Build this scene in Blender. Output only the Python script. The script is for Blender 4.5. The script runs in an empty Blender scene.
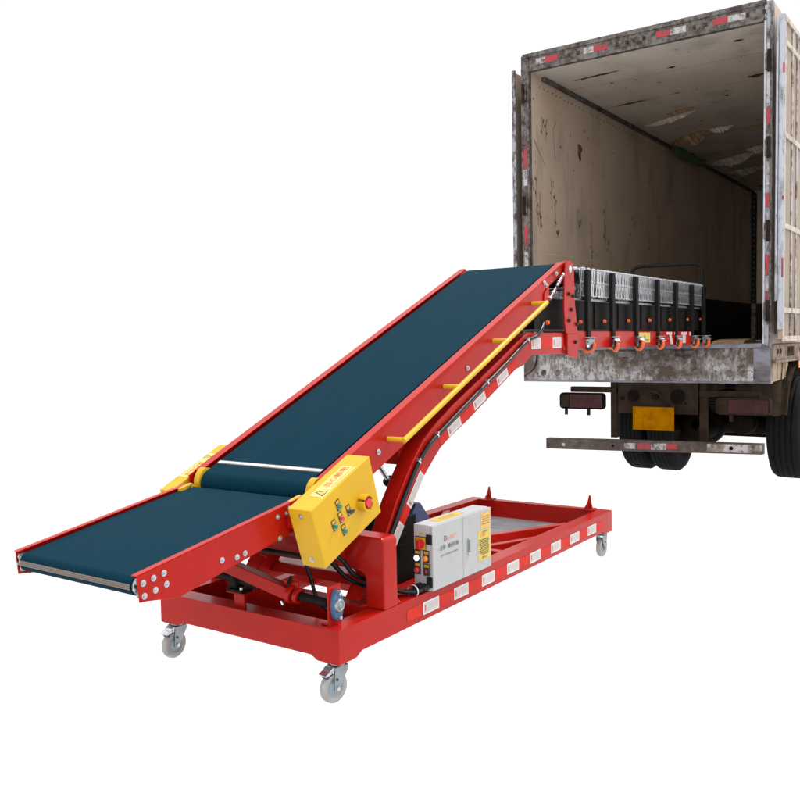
import bpy, math, random
from mathutils import Vector, Matrix
random.seed(7)
R = math.radians
scene = bpy.context.scene
COL = scene.collection

# ------------------------------------------------------------------ materials
def newmat(name):
    m = bpy.data.materials.new(name); m.use_nodes = True
    nt = m.node_tree; b = nt.nodes['Principled BSDF']
    return m, nt, b
def N(nt, t, **kw):
    n = nt.nodes.new(t)
    for k, v in kw.items():
        if k in n.inputs: n.inputs[k].default_value = v
        else: setattr(n, k, v)
    return n
def noise_node(nt, scale, stretch=(1, 1, 1), detail=5, rough=.6, rot=(0, 0, 0)):
    tc = nt.nodes.new('ShaderNodeTexCoord'); mp = nt.nodes.new('ShaderNodeMapping')
    mp.inputs['Scale'].default_value = stretch; mp.inputs['Rotation'].default_value = rot
    nt.links.new(tc.outputs['Object'], mp.inputs['Vector'])
    n = nt.nodes.new('ShaderNodeTexNoise'); n.inputs['Scale'].default_value = scale
    n.inputs['Detail'].default_value = detail; n.inputs['Roughness'].default_value = rough
    nt.links.new(mp.outputs[0], n.inputs['Vector'])
    return n
def ramp(nt, src, a, b, ca=(0, 0, 0, 1), cb=(1, 1, 1, 1)):
    r = nt.nodes.new('ShaderNodeValToRGB')
    r.color_ramp.elements[0].position = a; r.color_ramp.elements[1].position = b
    r.color_ramp.elements[0].color = ca; r.color_ramp.elements[1].color = cb
    nt.links.new(src, r.inputs[0]); return r
def mixc(nt, fac, a, b):
    m = nt.nodes.new('ShaderNodeMix'); m.data_type = 'RGBA'
    for s, v in ((0, fac), (6, a), (7, b)):
        if isinstance(v, bpy.types.NodeSocket): nt.links.new(v, m.inputs[s])
        elif s == 0: m.inputs[0].default_value = v
        else: m.inputs[s].default_value = (*v, 1) if len(v) == 3 else v
    return m.outputs[2]
def bump(nt, b, h, strength=.2, dist=.002):
    bp = nt.nodes.new('ShaderNodeBump'); bp.inputs['Strength'].default_value = strength
    bp.inputs['Distance'].default_value = dist
    nt.links.new(h, bp.inputs['Height']); nt.links.new(bp.outputs[0], b.inputs['Normal'])
def paint(name, col, rough=.35, metal=0., var=.12, scale=9, coat=0., spec=.5, bmp=.05, bscale=120, dirt=None):
    m, nt, b = newmat(name)
    n = noise_node(nt, scale)
    lo = tuple(max(0, c*(1-var)) for c in col); hi = tuple(min(1, c*(1+var)) for c in col)
    c = mixc(nt, ramp(nt, n.outputs[0], .3, .7).outputs[0], lo, hi)
    if dirt:
        n2 = noise_node(nt, scale*3, detail=8, rough=.7)
        c = mixc(nt, ramp(nt, n2.outputs[0], dirt[0], dirt[0]+.08).outputs[0], c, dirt[1])
    nt.links.new(c, b.inputs['Base Color'])
    b.inputs['Roughness'].default_value = rough; b.inputs['Metallic'].default_value = metal
    b.inputs['Coat Weight'].default_value = coat; b.inputs['Specular IOR Level'].default_value = spec
    b.inputs['Coat Roughness'].default_value = .12
    if bmp:
        nb = noise_node(nt, bscale, detail=3); bump(nt, b, nb.outputs[0], bmp, .001)
    return m
M = {}
M['red'] = paint('red_enamel', (.320, .0066, .0030), .32, coat=.12, spec=.14, var=.10, scale=5)
M['redtape'] = paint('red_reflective_film', (.46, .016, .009), .5, var=.08, spec=.15, scale=60)
M['whitetape'] = paint('white_reflective_film', (.44, .39, .38), .5, var=.10, spec=.2, scale=60)
M['tapeedge'] = paint('tape_border', (.52, .53, .53), .5, var=.03)
M['yellow'] = paint('yellow_enamel', (.50, .29, .011), .42, coat=.04, var=.05, spec=.18, scale=4)
M['silver'] = paint('zinc_plated_steel', (.52, .53, .55), .26, metal=.9, var=.12, scale=30)
M['galv'] = paint('galvanised_pressing', (.27, .295, .31), .4, metal=.7, var=.2, scale=25)
M['black'] = paint('black_rubber', (.008, .008, .009), .5, var=.3, spec=.22)
M['blackpaint'] = paint('black_powder_coat', (.008, .007, .006), .6, var=.3, spec=.10, scale=14)
M['hose'] = paint('black_hose', (.004, .005, .007), .35, var=.2, spec=.3)
M['tread'] = paint('pale_grey_wheel', (.29, .275, .26), .5, var=.14, scale=18, spec=.25)
M['hub'] = paint('blue_grey_hub', (.21, .25, .29), .45, var=.1)
M['orange'] = paint('orange_polyurethane', (.62, .085, .008), .42, var=.08)
M['greybox'] = paint('light_grey_powder_coat', (.385, .395, .425), .45, var=.04, spec=.25, bmp=.15, bscale=300)
M['greydoor'] = paint('warm_grey_powder_coat', (.335, .34, .34), .45, var=.04, spec=.2, bmp=.15, bscale=300)
M['seam'] = paint('dark_gap', (.08, .08, .085), .6, var=.1)
M['sticker'] = paint('yellow_sticker', (.50, .37, .055), .5, var=.08, scale=40)
M['kraft'] = paint('ochre_sticker', (.56, .33, .07), .5, var=.12, scale=60)
M['paleyellow'] = paint('pale_yellow_sticker', (.60, .50, .15), .45, var=.03, spec=.2)
M['ink'] = paint('dark_ink', (.03, .03, .03), .6, var=.1)
M['redink'] = paint('red_ink', (.75, .05, .03), .5, var=.05)
M['orangeink'] = paint('orange_ink', (.75, .18, .08), .5, var=.05)
M['greeninkk'] = paint('green_plastic', (.01, .16, .07), .3, var=.1)
M['redplastic'] = paint('red_plastic', (.50, .015, .02), .3, var=.1)
M['darkredplastic'] = paint('dark_red_plastic', (.10, .006, .01), .3, var=.1)
M['blueiron'] = paint('blue_cast_iron', (.03, .095, .18), .45, var=.2, scale=40)
M['navy'] = paint('navy_paint', (.012, .028, .11), .45, var=.2)
M['amber'] = paint('amber_lens', (.75, .20, .01), .3, var=.1)
M['concretegrey'] = paint('shaded_concrete_grey', (.27, .28, .30), .6, var=.25, scale=6, metal=.2)  # grey of shaded concrete put into the colour, for the base sheets
M['dirtyblack'] = paint('grimy_chassis', (.006, .0045, .0035), .9, var=.45, scale=12, spec=.05, bmp=.4, bscale=40)
M['chassis'] = paint('brown_grime', (.022, .014, .010), .9, var=.4, scale=9, spec=.06, bmp=.4, bscale=50, dirt=(.64, (.05, .034, .024)))
M['tyre'] = paint('worn_tyre_rubber', (.0065, .006, .006), .85, var=.25, scale=20, spec=.08, bmp=.3, bscale=60)
M['plate'] = paint('faded_yellow_plate', (.26, .098, .0008), .9, var=.25, scale=10, spec=.0, dirt=(.64, (.12, .05, .002)))
M['lens'] = paint('dusty_dark_red_lens', (.035, .009, .010), .55, var=.4, scale=14, spec=.15, dirt=(.62, (.06, .04, .037)))
M['cloth'] = paint('muddy_brown_flap', (.040, .028, .019), .95, var=.4, scale=6, spec=.1, bmp=.6, bscale=18)
M['beige'] = paint('dusty_timber', (.30, .21, .14), .8, var=.25, scale=14, dirt=(.60, (.12, .07, .04)))  # even beige base with random brown dirt patches
M['green'] = paint('torn_green_lining', (.09, .15, .07), .8, var=.4, scale=30)
M['rivet'] = paint('dull_rivet', (.12, .10, .085), .6, var=.2)

# lamp that is lit
m, nt, b = newmat('lit_white_lamp'); b.inputs['Base Color'].default_value = (.9, .9, .95, 1)
b.inputs['Emission Color'].default_value = (1, 1, 1, 1); b.inputs['Emission Strength'].default_value = 1.6; M['lamp'] = m

# conveyor belt rubber: fine diagonal ripple weave
m, nt, b = newmat('blue_green_belt_rubber')
tc = N(nt, 'ShaderNodeTexCoord'); mp = N(nt, 'ShaderNodeMapping'); mp.inputs['Rotation'].default_value = (0, 0, R(28))
nt.links.new(tc.outputs['Object'], mp.inputs['Vector'])
w = N(nt, 'ShaderNodeTexWave'); w.inputs['Scale'].default_value = 42; w.inputs['Distortion'].default_value = 3.5
w.inputs['Detail'].default_value = 2; w.inputs['Detail Scale'].default_value = 2
nt.links.new(mp.outputs[0], w.inputs['Vector'])
n = noise_node(nt, 3.2, (1, 2, 1), 4)
c1 = mixc(nt, ramp(nt, n.outputs[0], .3, .7).outputs[0], (.0010, .0188, .0325), (.0016, .0225, .0380))
c2 = mixc(nt, ramp(nt, w.outputs['Fac'], .2, .8).outputs[0], (.0008, .0176, .0305), (.0020, .0240, .0405))
nt.links.new(mixc(nt, .45, c1, c2), b.inputs['Base Color'])
b.inputs['Roughness'].default_value = .7; b.inputs['Specular IOR Level'].default_value = .035
bump(nt, b, w.outputs['Fac'], .35, .001); M['belt'] = m

# woven metal belt lacing
m, nt, b = newmat('belt_lacing')
tc = N(nt, 'ShaderNodeTexCoord')
w = N(nt, 'ShaderNodeTexWave', bands_direction='Y'); w.inputs['Scale'].default_value = 60; w.inputs['Distortion'].default_value = .6
nt.links.new(tc.outputs['Object'], w.inputs['Vector'])
nt.links.new(mixc(nt, w.outputs['Fac'], (.07, .055, .045), (.26, .21, .18)), b.inputs['Base Color'])
b.inputs['Roughness'].default_value = .5; b.inputs['Metallic'].default_value = .4; bump(nt, b, w.outputs['Fac'], .6, .002); M['lace'] = m
M['lacewhite'] = paint('pale_belt_joint', (.50, .48, .50), .5, var=.25, scale=60)

# chipped whitewashed / rusted steel of the truck
def chipped(name, light, mid, rust, t1, t2, scale, stretch=(1, 1, 1), rough=.6, metal=.1, bs=.28, bw=.55, w1=.11):
    m, nt, b = newmat(name)
    big = noise_node(nt, scale*bs, stretch, 3); fine = noise_node(nt, scale, stretch, 10, .72)
    add = N(nt, 'ShaderNodeMath', operation='MULTIPLY_ADD'); add.inputs[1].default_value = bw
    nt.links.new(big.outputs[0], add.inputs[0]); nt.links.new(fine.outputs[0], add.inputs[2])
    c = mixc(nt, ramp(nt, add.outputs[0], t1-w1*.5, t1+w1*.5).outputs[0], light, mid)
    c = mixc(nt, ramp(nt, add.outputs[0], t2-.02, t2+.08).outputs[0], c, rust)
    n3 = noise_node(nt, scale*2.5, stretch, 6)
    c = mixc(nt, ramp(nt, n3.outputs[0], .66, .72).outputs[0], c, (.02, .015, .012))
    nt.links.new(c, b.inputs['Base Color']); b.inputs['Roughness'].default_value = rough
    b.inputs['Metallic'].default_value = metal; b.inputs['Specular IOR Level'].default_value = .3
    bump(nt, b, add.outputs[0], .5, .004); return m
m, nt, b = newmat('rust_streaked_sill_paint')
st = noise_node(nt, 19, (1, 1, .45), 10, .75); lg = noise_node(nt, 1.7, (1, 1, 1.6), 5, .6); sp = noise_node(nt, 46, (1, 1, .7), 8, .7); md_ = noise_node(nt, 6.5, (1, 1, .8), 9, .7)
c = mixc(nt, ramp(nt, st.outputs[0], .46, .56).outputs[0], (.36, .35, .365), (.16, .135, .118))
c = mixc(nt, ramp(nt, lg.outputs[0], .50, .62).outputs[0], c, (.085, .062, .047))
c = mixc(nt, ramp(nt, md_.outputs[0], .56, .62).outputs[0], c, (.075, .052, .040))
tcs = N(nt, 'ShaderNodeTexCoord'); sxs = N(nt, 'ShaderNodeSeparateXYZ'); nt.links.new(tcs.outputs['Object'], sxs.inputs[0])
mrs = N(nt, 'ShaderNodeMapRange'); mrs.inputs['From Min'].default_value = 1.15; mrs.inputs['From Max'].default_value = 1.31; nt.links.new(sxs.outputs['Z'], mrs.inputs['Value'])
av = N(nt, 'ShaderNodeMath', operation='MULTIPLY'); nt.links.new(mrs.outputs[0], av.inputs[0]); nt.links.new(ramp(nt, st.outputs[0], .30, .55).outputs[0], av.inputs[1])
c = mixc(nt, av.outputs[0], c, (.060, .042, .032))      # rust gathered along the hinge line
c = mixc(nt, ramp(nt, sp.outputs[0], .57, .60).outputs[0], c, (.035, .026, .021))
nt.links.new(c, b.inputs['Base Color']); b.inputs['Roughness'].default_value = .7; b.inputs['Specular IOR Level'].default_value = .2
bump(nt, b, md_.outputs[0], .5, .005); M['bumpersteel'] = m
M['barsteel'] = chipped('rusty_bar_steel', (.085, .065, .055), (.055, .04, .033), (.03, .02, .016), .74, .86, 12)
M['barlight'] = chipped('scratched_pale_paint', (.36, .34, .34), (.16, .12, .10), (.04, .03, .025), .78, .88, 16)
M['header'] = chipped('weathered_header_steel', (.13, .115, .105), (.06, .048, .042), (.022, .016, .014), .76, .85, 22)
M['post'] = chipped('weathered_post_steel', (.27, .28, .305), (.10, .085, .078), (.03, .022, .018), .77, .84, 24, (1, 1, .5))
M['truckred'] = chipped('worn_red_marker', (.34, .030, .042), (.20, .045, .05), (.08, .04, .038), .80, .88, 24)
M['truckwhite'] = chipped('worn_white_marker', (.36, .35, .355), (.20, .18, .17), (.05, .036, .033), .79, .87, 24)
M['doorrib'] = chipped('cream_door_rib', (.46, .41, .35), (.30, .24, .19), (.10, .065, .045), .82, .92, 16)
M['sidesteel'] = chipped('brown_side_rail', (.24, .17, .12), (.11, .07, .05), (.04, .028, .02), .78, .88, 14)
M['aluedge'] = chipped('bare_door_edge', (.34, .36, .40), (.22, .225, .245), (.06, .045, .04), .83, .93, 18, (1, 1, .3), .45, .4)
M['ledge'] = chipped('worn_steel_ledge', (.17, .17, .20), (.10, .09, .10), (.05, .04, .035), .80, .90, 12, (1, .3, 1))

# interior lining: beige board with scuffs, drips and dents
def lining(name, base, dark, scuff, stretch, tscuff=.66, blotch=(.35, .72), sscale=5):
    m, nt, b = newmat(name)
    n1 = noise_node(nt, .9, (1, 1, 1), 4); n2 = noise_node(nt, sscale, stretch, 9, .7); n3 = noise_node(nt, 2.3, (1, 1, .35), 6)
    n4 = noise_node(nt, 28, (1, 1, .45), 3)
    c = mixc(nt, ramp(nt, n1.outputs[0], *blotch).outputs[0], base, dark)
    c = mixc(nt, ramp(nt, n2.outputs[0], tscuff, tscuff+.05).outputs[0], c, scuff)
    g = ramp(nt, n3.outputs[0], .52, .70).outputs[0]
    c = mixc(nt, g, c, tuple(x*.66 for x in base))
    n5 = noise_node(nt, 9, (1, 1, .12), 8, .75); c = mixc(nt, ramp(nt, n5.outputs[0], .60, .74).outputs[0], c, tuple(x*.55 for x in base))
    c = mixc(nt, ramp(nt, n4.outputs[0], .73, .76).outputs[0], c, tuple(x*.5 for x in scuff))
    nt.links.new(c, b.inputs['Base Color']); b.inputs['Roughness'].default_value = .75
    b.inputs['Specular IOR Level'].default_value = .2
    bump(nt, b, n2.outputs[0], .35, .006); return m
M['wall'] = lining('beige_wall_board', (.52, .415, .33), (.43, .33, .25), (.22, .15, .11), (2.2, 1, .5), .69)
M['ceil'] = lining('pale_ceiling_board', (.55, .50, .445), (.46, .395, .33), (.22, .15, .10), (.7, 2.0, 1), .69)
M['kick'] = lining('dark_lower_lining', (.018, .015, .014), (.013, .011, .010), (.035, .028, .024), (.6, 1, 1), .68)
M['doorpanel'] = lining('dusty_door_panel', (.30, .24, .19), (.24, .185, .14), (.12, .075, .05), (2, 1, .4), .66)
M['crack'] = paint('torn_board_edge', (.05, .032, .02), .9, var=.5, scale=20, spec=.1)
M['scuff'] = paint('brown_scuff', (.13, .085, .058), .9, var=.5, scale=20, spec=.1)
M['flap'] = paint('torn_board_face', (.54, .48, .415), .9, var=.3, scale=14, spec=.1)
M['flapbrown'] = paint('bare_board_core', (.34, .225, .13), .9, var=.3, scale=12, spec=.1)
M['plywood'] = paint('scuffed_floor_board', (.30, .24, .18), .8, var=.4, scale=10, spec=.15)

# ------------------------------------------------------------------ mesh builder
class MB:
    def __init__(s, auto=False): s.v = []; s.f = []; s.m = []; s.sm = []; s.mats = []; s.cuts = []; s.auto = auto
    def cut(s): s.cuts.append(len(s.f)); return s
    def mi(s, mat):
        if mat not in s.mats: s.mats.append(mat)
        return s.mats.index(mat)
    def add(s, vs, fs, mat, smooth=False):
        o = len(s.v); s.v += [Vector(p) for p in vs]; k = s.mi(mat)
        for f in fs: s.f.append([o+i for i in f]); s.m.append(k); s.sm.append(smooth)
        return s
    def box(s, x0, x1, y0, y1, z0, z1, mat):
        if s.auto: s.cut()
        return s.add([(x, y, z) for x in (x0, x1) for y in (y0, y1) for z in (z0, z1)],
                     [(0, 1, 3, 2), (4, 6, 7, 5), (0, 4, 5, 1), (2, 3, 7, 6), (0, 2, 6, 4), (1, 5, 7, 3)], mat)
    def prism(s, poly, a0, a1, mat, axis='Y'):
        # poly in (X,Z) extruded along Y ; axis 'X': poly (Y,Z) ; axis 'Z': poly (X,Y)
        if s.auto: s.cut()
        def P(p, a): return (p[0], a, p[1]) if axis == 'Y' else ((a, p[0], p[1]) if axis == 'X' else (p[0], p[1], a))
        n = len(poly); vs = [P(p, a0) for p in poly]+[P(p, a1) for p in poly]
        fs = [list(range(n)), list(range(2*n-1, n-1, -1))]+[(i, i+n, (i+1) % n+n, (i+1) % n) for i in range(n)]
        return s.add(vs, fs, mat)
    def cyl(s, a, b, r, mat, n=20, r2=None, caps=True, capmat=None):
        if s.auto: s.cut()
        a = Vector(a); b = Vector(b); d = (b-a).normalized()
        u = d.orthogonal().normalized(); w = d.cross(u); r2 = r if r2 is None else r2
        ring = lambda c, q: [c+u*math.cos(t)*q+w*math.sin(t)*q for t in [2*math.pi*i/n for i in range(n)]]
        s.add(ring(a, r)+ring(b, r2), [(i, (i+1) % n, (i+1) % n+n, i+n) for i in range(n)], mat, True)
        if caps:
            s.add(ring(a, r), [list(range(n))[::-1]], capmat or mat); s.add(ring(b, r2), [list(range(n))], capmat or mat)
        return s
    def tube(s, pts, r, mat, n=12, sub=6, smoothpath=True):
        if s.auto: s.cut()
        P = [Vector(p) for p in pts]
        if smoothpath and len(P) > 2:
            Q = []
            for i in range(len(P)-1):
                p0 = P[max(i-1, 0)]; p1 = P[i]; p2 = P[i+1]; p3 = P[min(i+2, len(P)-1)]
                for k in range(sub):
                    t = k/sub
                    Q.append(.5*((2*p1)+(-p0+p2)*t+(2*p0-5*p1+4*p2-p3)*t*t+(-p0+3*p1-3*p2+p3)*t**3))
            P = Q+[P[-1]]
        u = None; vs = []
        for i, p in enumerate(P):
            d = (P[min(i+1, len(P)-1)]-P[max(i-1, 0)]).normalized()
            u = d.orthogonal().normalized() if u is None else (u-d*u.dot(d)).normalized()
            w = d.cross(u)
            vs += [p+u*math.cos(2*math.pi*k/n)*r+w*math.sin(2*math.pi*k/n)*r for k in range(n)]
        fs = [(i*n+k, i*n+(k+1) % n, (i+1)*n+(k+1) % n, (i+1)*n+k) for i in range(len(P)-1) for k in range(n)]
        s.add(vs, fs, mat, True)
        s.add(vs[:n], [list(range(n))[::-1]], mat); s.add(vs[-n:], [list(range(n))], mat)
        return s
    def lathe(s, c, ax, prof, mat, n=28):
        # prof: list of (distance along axis, radius)
        if s.auto: s.cut()
        c = Vector(c); d = Vector(ax).normalized(); u = d.orthogonal().normalized(); w = d.cross(u); vs = []
        for h, r in prof: vs += [c+d*h+u*math.cos(2*math.pi*k/n)*r+w*math.sin(2*math.pi*k/n)*r for k in range(n)]
        m = len(prof)
        fs = [(i*n+k, i*n+(k+1) % n, (i+1)*n+(k+1) % n, (i+1)*n+k) for i in range(m-1) for k in range(n)]
        return s.add(vs, fs, mat, True)
    def text(s, body, size, origin, xd, yd, mat, align='CENTER', ext=.0004, spacing=1.0):
        cu = bpy.data.curves.new('t', 'FONT'); cu.body = body; cu.size = size; cu.align_x = align; cu.align_y = 'CENTER'
        cu.resolution_u = 3; cu.space_character = spacing
        o = bpy.data.objects.new('t', cu); COL.objects.link(o)
        dg = bpy.context.evaluated_depsgraph_get(); me = bpy.data.meshes.new_from_object(o.evaluated_get(dg))
        xd = Vector(xd).normalized(); yd = Vector(yd).normalized(); nd = xd.cross(yd); og = Vector(origin)
        s.add([og+xd*v.co.x+yd*v.co.y+nd*ext for v in me.vertices], [list(p.vertices) for p in me.polygons], mat)
        bpy.data.objects.remove(o); bpy.data.curves.remove(cu); bpy.data.meshes.remove(me)
        return s
    def each(s, name, parent=None, bevel=0., seg=2):
        # one object for every piece between two cuts
        c = sorted(set([0]+s.cuts+[len(s.f)])); out = []
        for a, b in zip(c[:-1], c[1:]):
            if b <= a: continue
            p = MB(); p.mats = []; ids = sorted({i for f in s.f[a:b] for i in f}); mp = {i: k for k, i in enumerate(ids)}
            p.v = [s.v[i] for i in ids]; p.f = [[mp[i] for i in f] for f in s.f[a:b]]; p.sm = s.sm[a:b]
            p.m = [p.mi(s.mats[k]) for k in s.m[a:b]]
            out.append(p.build(name, parent, bevel, None, seg))
        return out
    def build(s, name, parent=None, bevel=0., label=None, seg=2):
        me = bpy.data.meshes.new(name)
        me.from_pydata([tuple(v) for v in s.v], [], s.f)
        for k in s.mats: me.materials.append(M[k])
        for p, k, sm in zip(me.polygons, s.m, s.sm): p.material_index = k; p.use_smooth = sm
        me.update()
        o = bpy.data.objects.new(name, me); COL.objects.link(o)
        if parent is not None:
            o.parent = parent; off = WORLD[parent.name]
            o.matrix_parent_inverse = Matrix.Translation(-off)
        WORLD[o.name] = Vector((0, 0, 0))
        if bevel:
            md = o.modifiers.new('edge', 'BEVEL'); md.width = bevel; md.segments = seg; md.limit_method = 'ANGLE'; md.angle_limit = R(40)
            md.harden_normals = False
        if label: o['label'] = label
        return o
WORLD = {}
def thing(name, loc, label, cat, group=None):
    o = bpy.data.objects.new(name, None); COL.objects.link(o); o.location = loc; o.empty_display_size = .2
    WORLD[o.name] = Vector(loc); o['label'] = label; o['category'] = cat
    if group: o['group'] = group
    return o
YC = 2.609
def my(y): return 2*YC-y
def span(a, b, side):     # a y-interval measured on the near side, mirrored for the far one
    return (a, b) if side < 0 else (my(b), my(a))

# ================================================================== GROUND
g = MB(); g.add([(-30, -30, 0), (60, -30, 0), (60, 60, 0), (-30, 60, 0)], [(0, 1, 2, 3)], 'ground') if False else None
m, nt, b = newmat('white_backlit_floor'); nt.nodes.remove(b)
tr = N(nt, 'ShaderNodeBsdfTranslucent'); tr.inputs[0].default_value = (.97, .97, .97, 1)
nt.links.new(tr.outputs[0], nt.nodes['Material Output'].inputs[0]); M['ground'] = m
g = MB(); g.add([(-30, -30, 0), (60, -30, 0), (60, 60, 0), (-30, 60, 0)], [(0, 1, 2, 3)], 'ground')
go = g.build('ground'); go['kind'] = 'structure'

# ================================================================== LOADER CONVEYOR
LC = thing('loading_conveyor', (3.9, YC, 0), 'red wheeled loading conveyor with dark blue inclined belt and yellow control box', 'conveyor')
X0, X1, Y0, Y1 = 2.55, 5.35, 2.10, 3.137
ZT, ZB = .30, .182
def bolt(mb, p, ax, r=.009, h=.006, mat='silver', head=True):
    mb.cut(); p = Vector(p); ax = Vector(ax).normalized()
    mb.cyl(p, p+ax*.0018, r*1.45, mat, 14)
    mb.cyl(p+ax*.0018, p+ax*h, r*.95, mat, 6)
    mb.cyl(p+ax*h, p+ax*(h+.004), r*.45, mat, 8)

def union(mbs, name, parent, bevel):
    obs = [m.build('u') for m in mbs]; a = obs[0]
    for o in obs[1:]:
        md = a.modifiers.new('u', 'BOOLEAN'); md.operation = 'UNION'; md.solver = 'EXACT'; md.object = o
    dg = bpy.context.evaluated_depsgraph_get(); me = bpy.data.meshes.new_from_object(a.evaluated_get(dg))
    mats = mbs[0].mats
    for o in obs: bpy.data.objects.remove(o)
    r = MB(); r.add([v.co.copy() for v in me.vertices], [list(p.vertices) for p in me.polygons], mats[0])
    bpy.data.meshes.remove(me)
    return r.build(name, parent, bevel)
# --- base frame
f = MB(); f2 = MB(); f3 = MB(); f4 = MB()
def beam_with_feet(mb, a0, a1, b0, b1, axis, foot=.11):
    # outer beam whose lower edge is stepped down at its ends
    zf = ZB-.018
    poly = [(a0, ZT), (a0, zf), (a0+foot, zf), (a0+foot+.035, ZB), (a1-foot-.035, ZB), (a1-foot, zf), (a1, zf), (a1, ZT)]
    mb.prism(poly, b0, b1, 'red', axis)
beam_with_feet(f, X0, X1, Y0, Y0+.085, 'Y')
beam_with_feet(f2, X0, X1, Y1-.085, Y1, 'Y')
beam_with_feet(f3, Y0, Y1, X0, X0+.085, 'X')
beam_with_feet(f4, Y0, Y1, X1-.06, X1, 'X', .08)
base = union([f, f2, f3, f4], 'base_frame', LC, .005)
f = MB()
f.box(2.865, 2.945, Y0+.086, Y1-.086, ZB+.002, ZT-.004, 'red'); f.build('inner_beam', base, .003); f = MB()
f.box(X0+.086, 2.864, Y0+.086, Y1-.086, ZB+.004, ZB+.010, 'red')       # front bay pan
f.build('bay_pan', base); f = MB()
# longitudinal inner beams and braces of the rear bay
f = MB(True)
def slab(mb, a, b, w, z0, z1, mat='red'):
    a = Vector((*a, 0)); b = Vector((*b, 0)); d = (b-a).normalized(); nrm = Vector((-d.y, d.x, 0))*w/2
    P = [a+nrm, b+nrm, b-nrm, a-nrm]
    mb.prism([(p.x, p.y) for p in P], z0, z1, mat, 'Z')
slab(f, (4.86, 2.19), (4.05, 2.60), .045, .215, .294); slab(f, (4.05, 2.64), (4.86, 3.05), .045, .215, .294)
f.box(4.00, 4.045, 2.19, 3.05, .20, .297, 'red')
slab(f, (4.44, 2.187), (4.047, 2.36), .04, .21, .292)
f.box(2.95, 3.995, 2.30, 2.36, .19, .27, 'red'); f.box(2.95, 3.995, 2.88, 2.94, .19, .27, 'red')
f.box(3.30, 3.36, 2.37, 2.87, .19, .268, 'red')
f.each('cross_brace', base, .003)
f = MB(True); f.box(4.95, 5.28, 2.19, 3.05, .184, .189, 'concretegrey'); f.box(4.5, 4.948, 2.45, 3.05, .184, .188, 'concretegrey')  # added grey sheets standing in for shaded concrete ground between the beams
f.each('concrete_patch', base)
for y in (2.24, 2.985):
    f = MB(); f.prism([(5.255, .301), (5.345, .301), (5.345, .306), (5.255, .306)], y-.04, y+.04, 'red')
    f.prism([(y-.028, .307), (y+.028, .307), (y+.006, .35), (y-.004, .392), (y-.014, .392), (y-.02, .35)], 5.30, 5.308, 'red', 'X')
    f.prism([(5.268, .307), (5.299, .307), (5.299, .345)], y-.004, y+.004, 'red')
    f.build('locating_fin', base, .001)

# reflective tape: alternate red and white fields, each white one with a printed mark
def tape(mb, p0, p1, w, spans, yface, first=True):
    # spans along the line p0->p1 (metres) for whites; red elsewhere
    p0 = Vector((p0[0], yface, p0[1])); p1 = Vector((p1[0], yface, p1[1])); L = (p1-p0).length
    d = (p1-p0)/L; nrm = Vector((-d.z, 0, d.x))
    def quad(s0, s1, v0, v1, mat, off):
        q = [p0+d*s0+nrm*v0, p0+d*s1+nrm*v0, p0+d*s1+nrm*v1, p0+d*s0+nrm*v1]
        mb.add([p+Vector((0, -off, 0)) for p in q], [(0, 1, 2, 3)], mat)
    quad(0, L, -w/2, w/2, 'redtape', .0012)
    for a, b in spans:
        quad(a, b, -w/2-.002, w/2+.002, 'tapeedge', .0020)
        quad(a+.008, b-.008, -w/2+.006, w/2-.006, 'whitetape', .0026)
        quad(a+.014, a+.020, -w/4, w/4, 'redtape', .0032)
        quad(a+.012, b-.012, -w/4-.001, -w/4+.001, 'tapeedge', .0032); quad(a+.012, b-.012, w/4-.001, w/4+.001, 'tapeedge', .0032)
f = MB(); tape(f, (3.01, .234), (5.20, .234), .052, [(.125+.26*i, .255+.26*i) for i in range(8)], Y0)
f.build('reflective_tape', base)

# --- front portal
f = MB()
def portal_poly():
    a, b = Y0, Y1; w = .095; zt, zb = .602, .455; r = .04
    P = [(a+.012, zt), (a, zt-.012), (a, ZT+.0004), (a+w, ZT+.0004)]
    P += [(a+w, zb-r)]+[(a+w+r-r*math.cos(t), zb-r+r*math.sin(t)) for t in [R(30), R(60)]]+[(a+w+r, zb)]
    P += [(b-w-r, zb)]+[(b-w-r+r*math.sin(t), zb-r+r*math.cos(t)) for t in [R(30), R(60)]]+[(b-w, zb-r)]
    P += [(b-w, ZT+.0004), (b, ZT+.0004), (b, zt-.012), (b-.012, zt)]
    return P
f.prism(portal_poly(), 2.852, 2.948, 'red', 'X')
for s in (-1, 1):
    a, b = span(Y0+.003, Y0+.08, s)
    f.prism([(2.949, ZT+.0005), (2.985, ZT+.0005), (2.949, ZT+.035)], a, b, 'red')
portal = f.build('portal_frame', LC, .006, seg=3)

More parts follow.
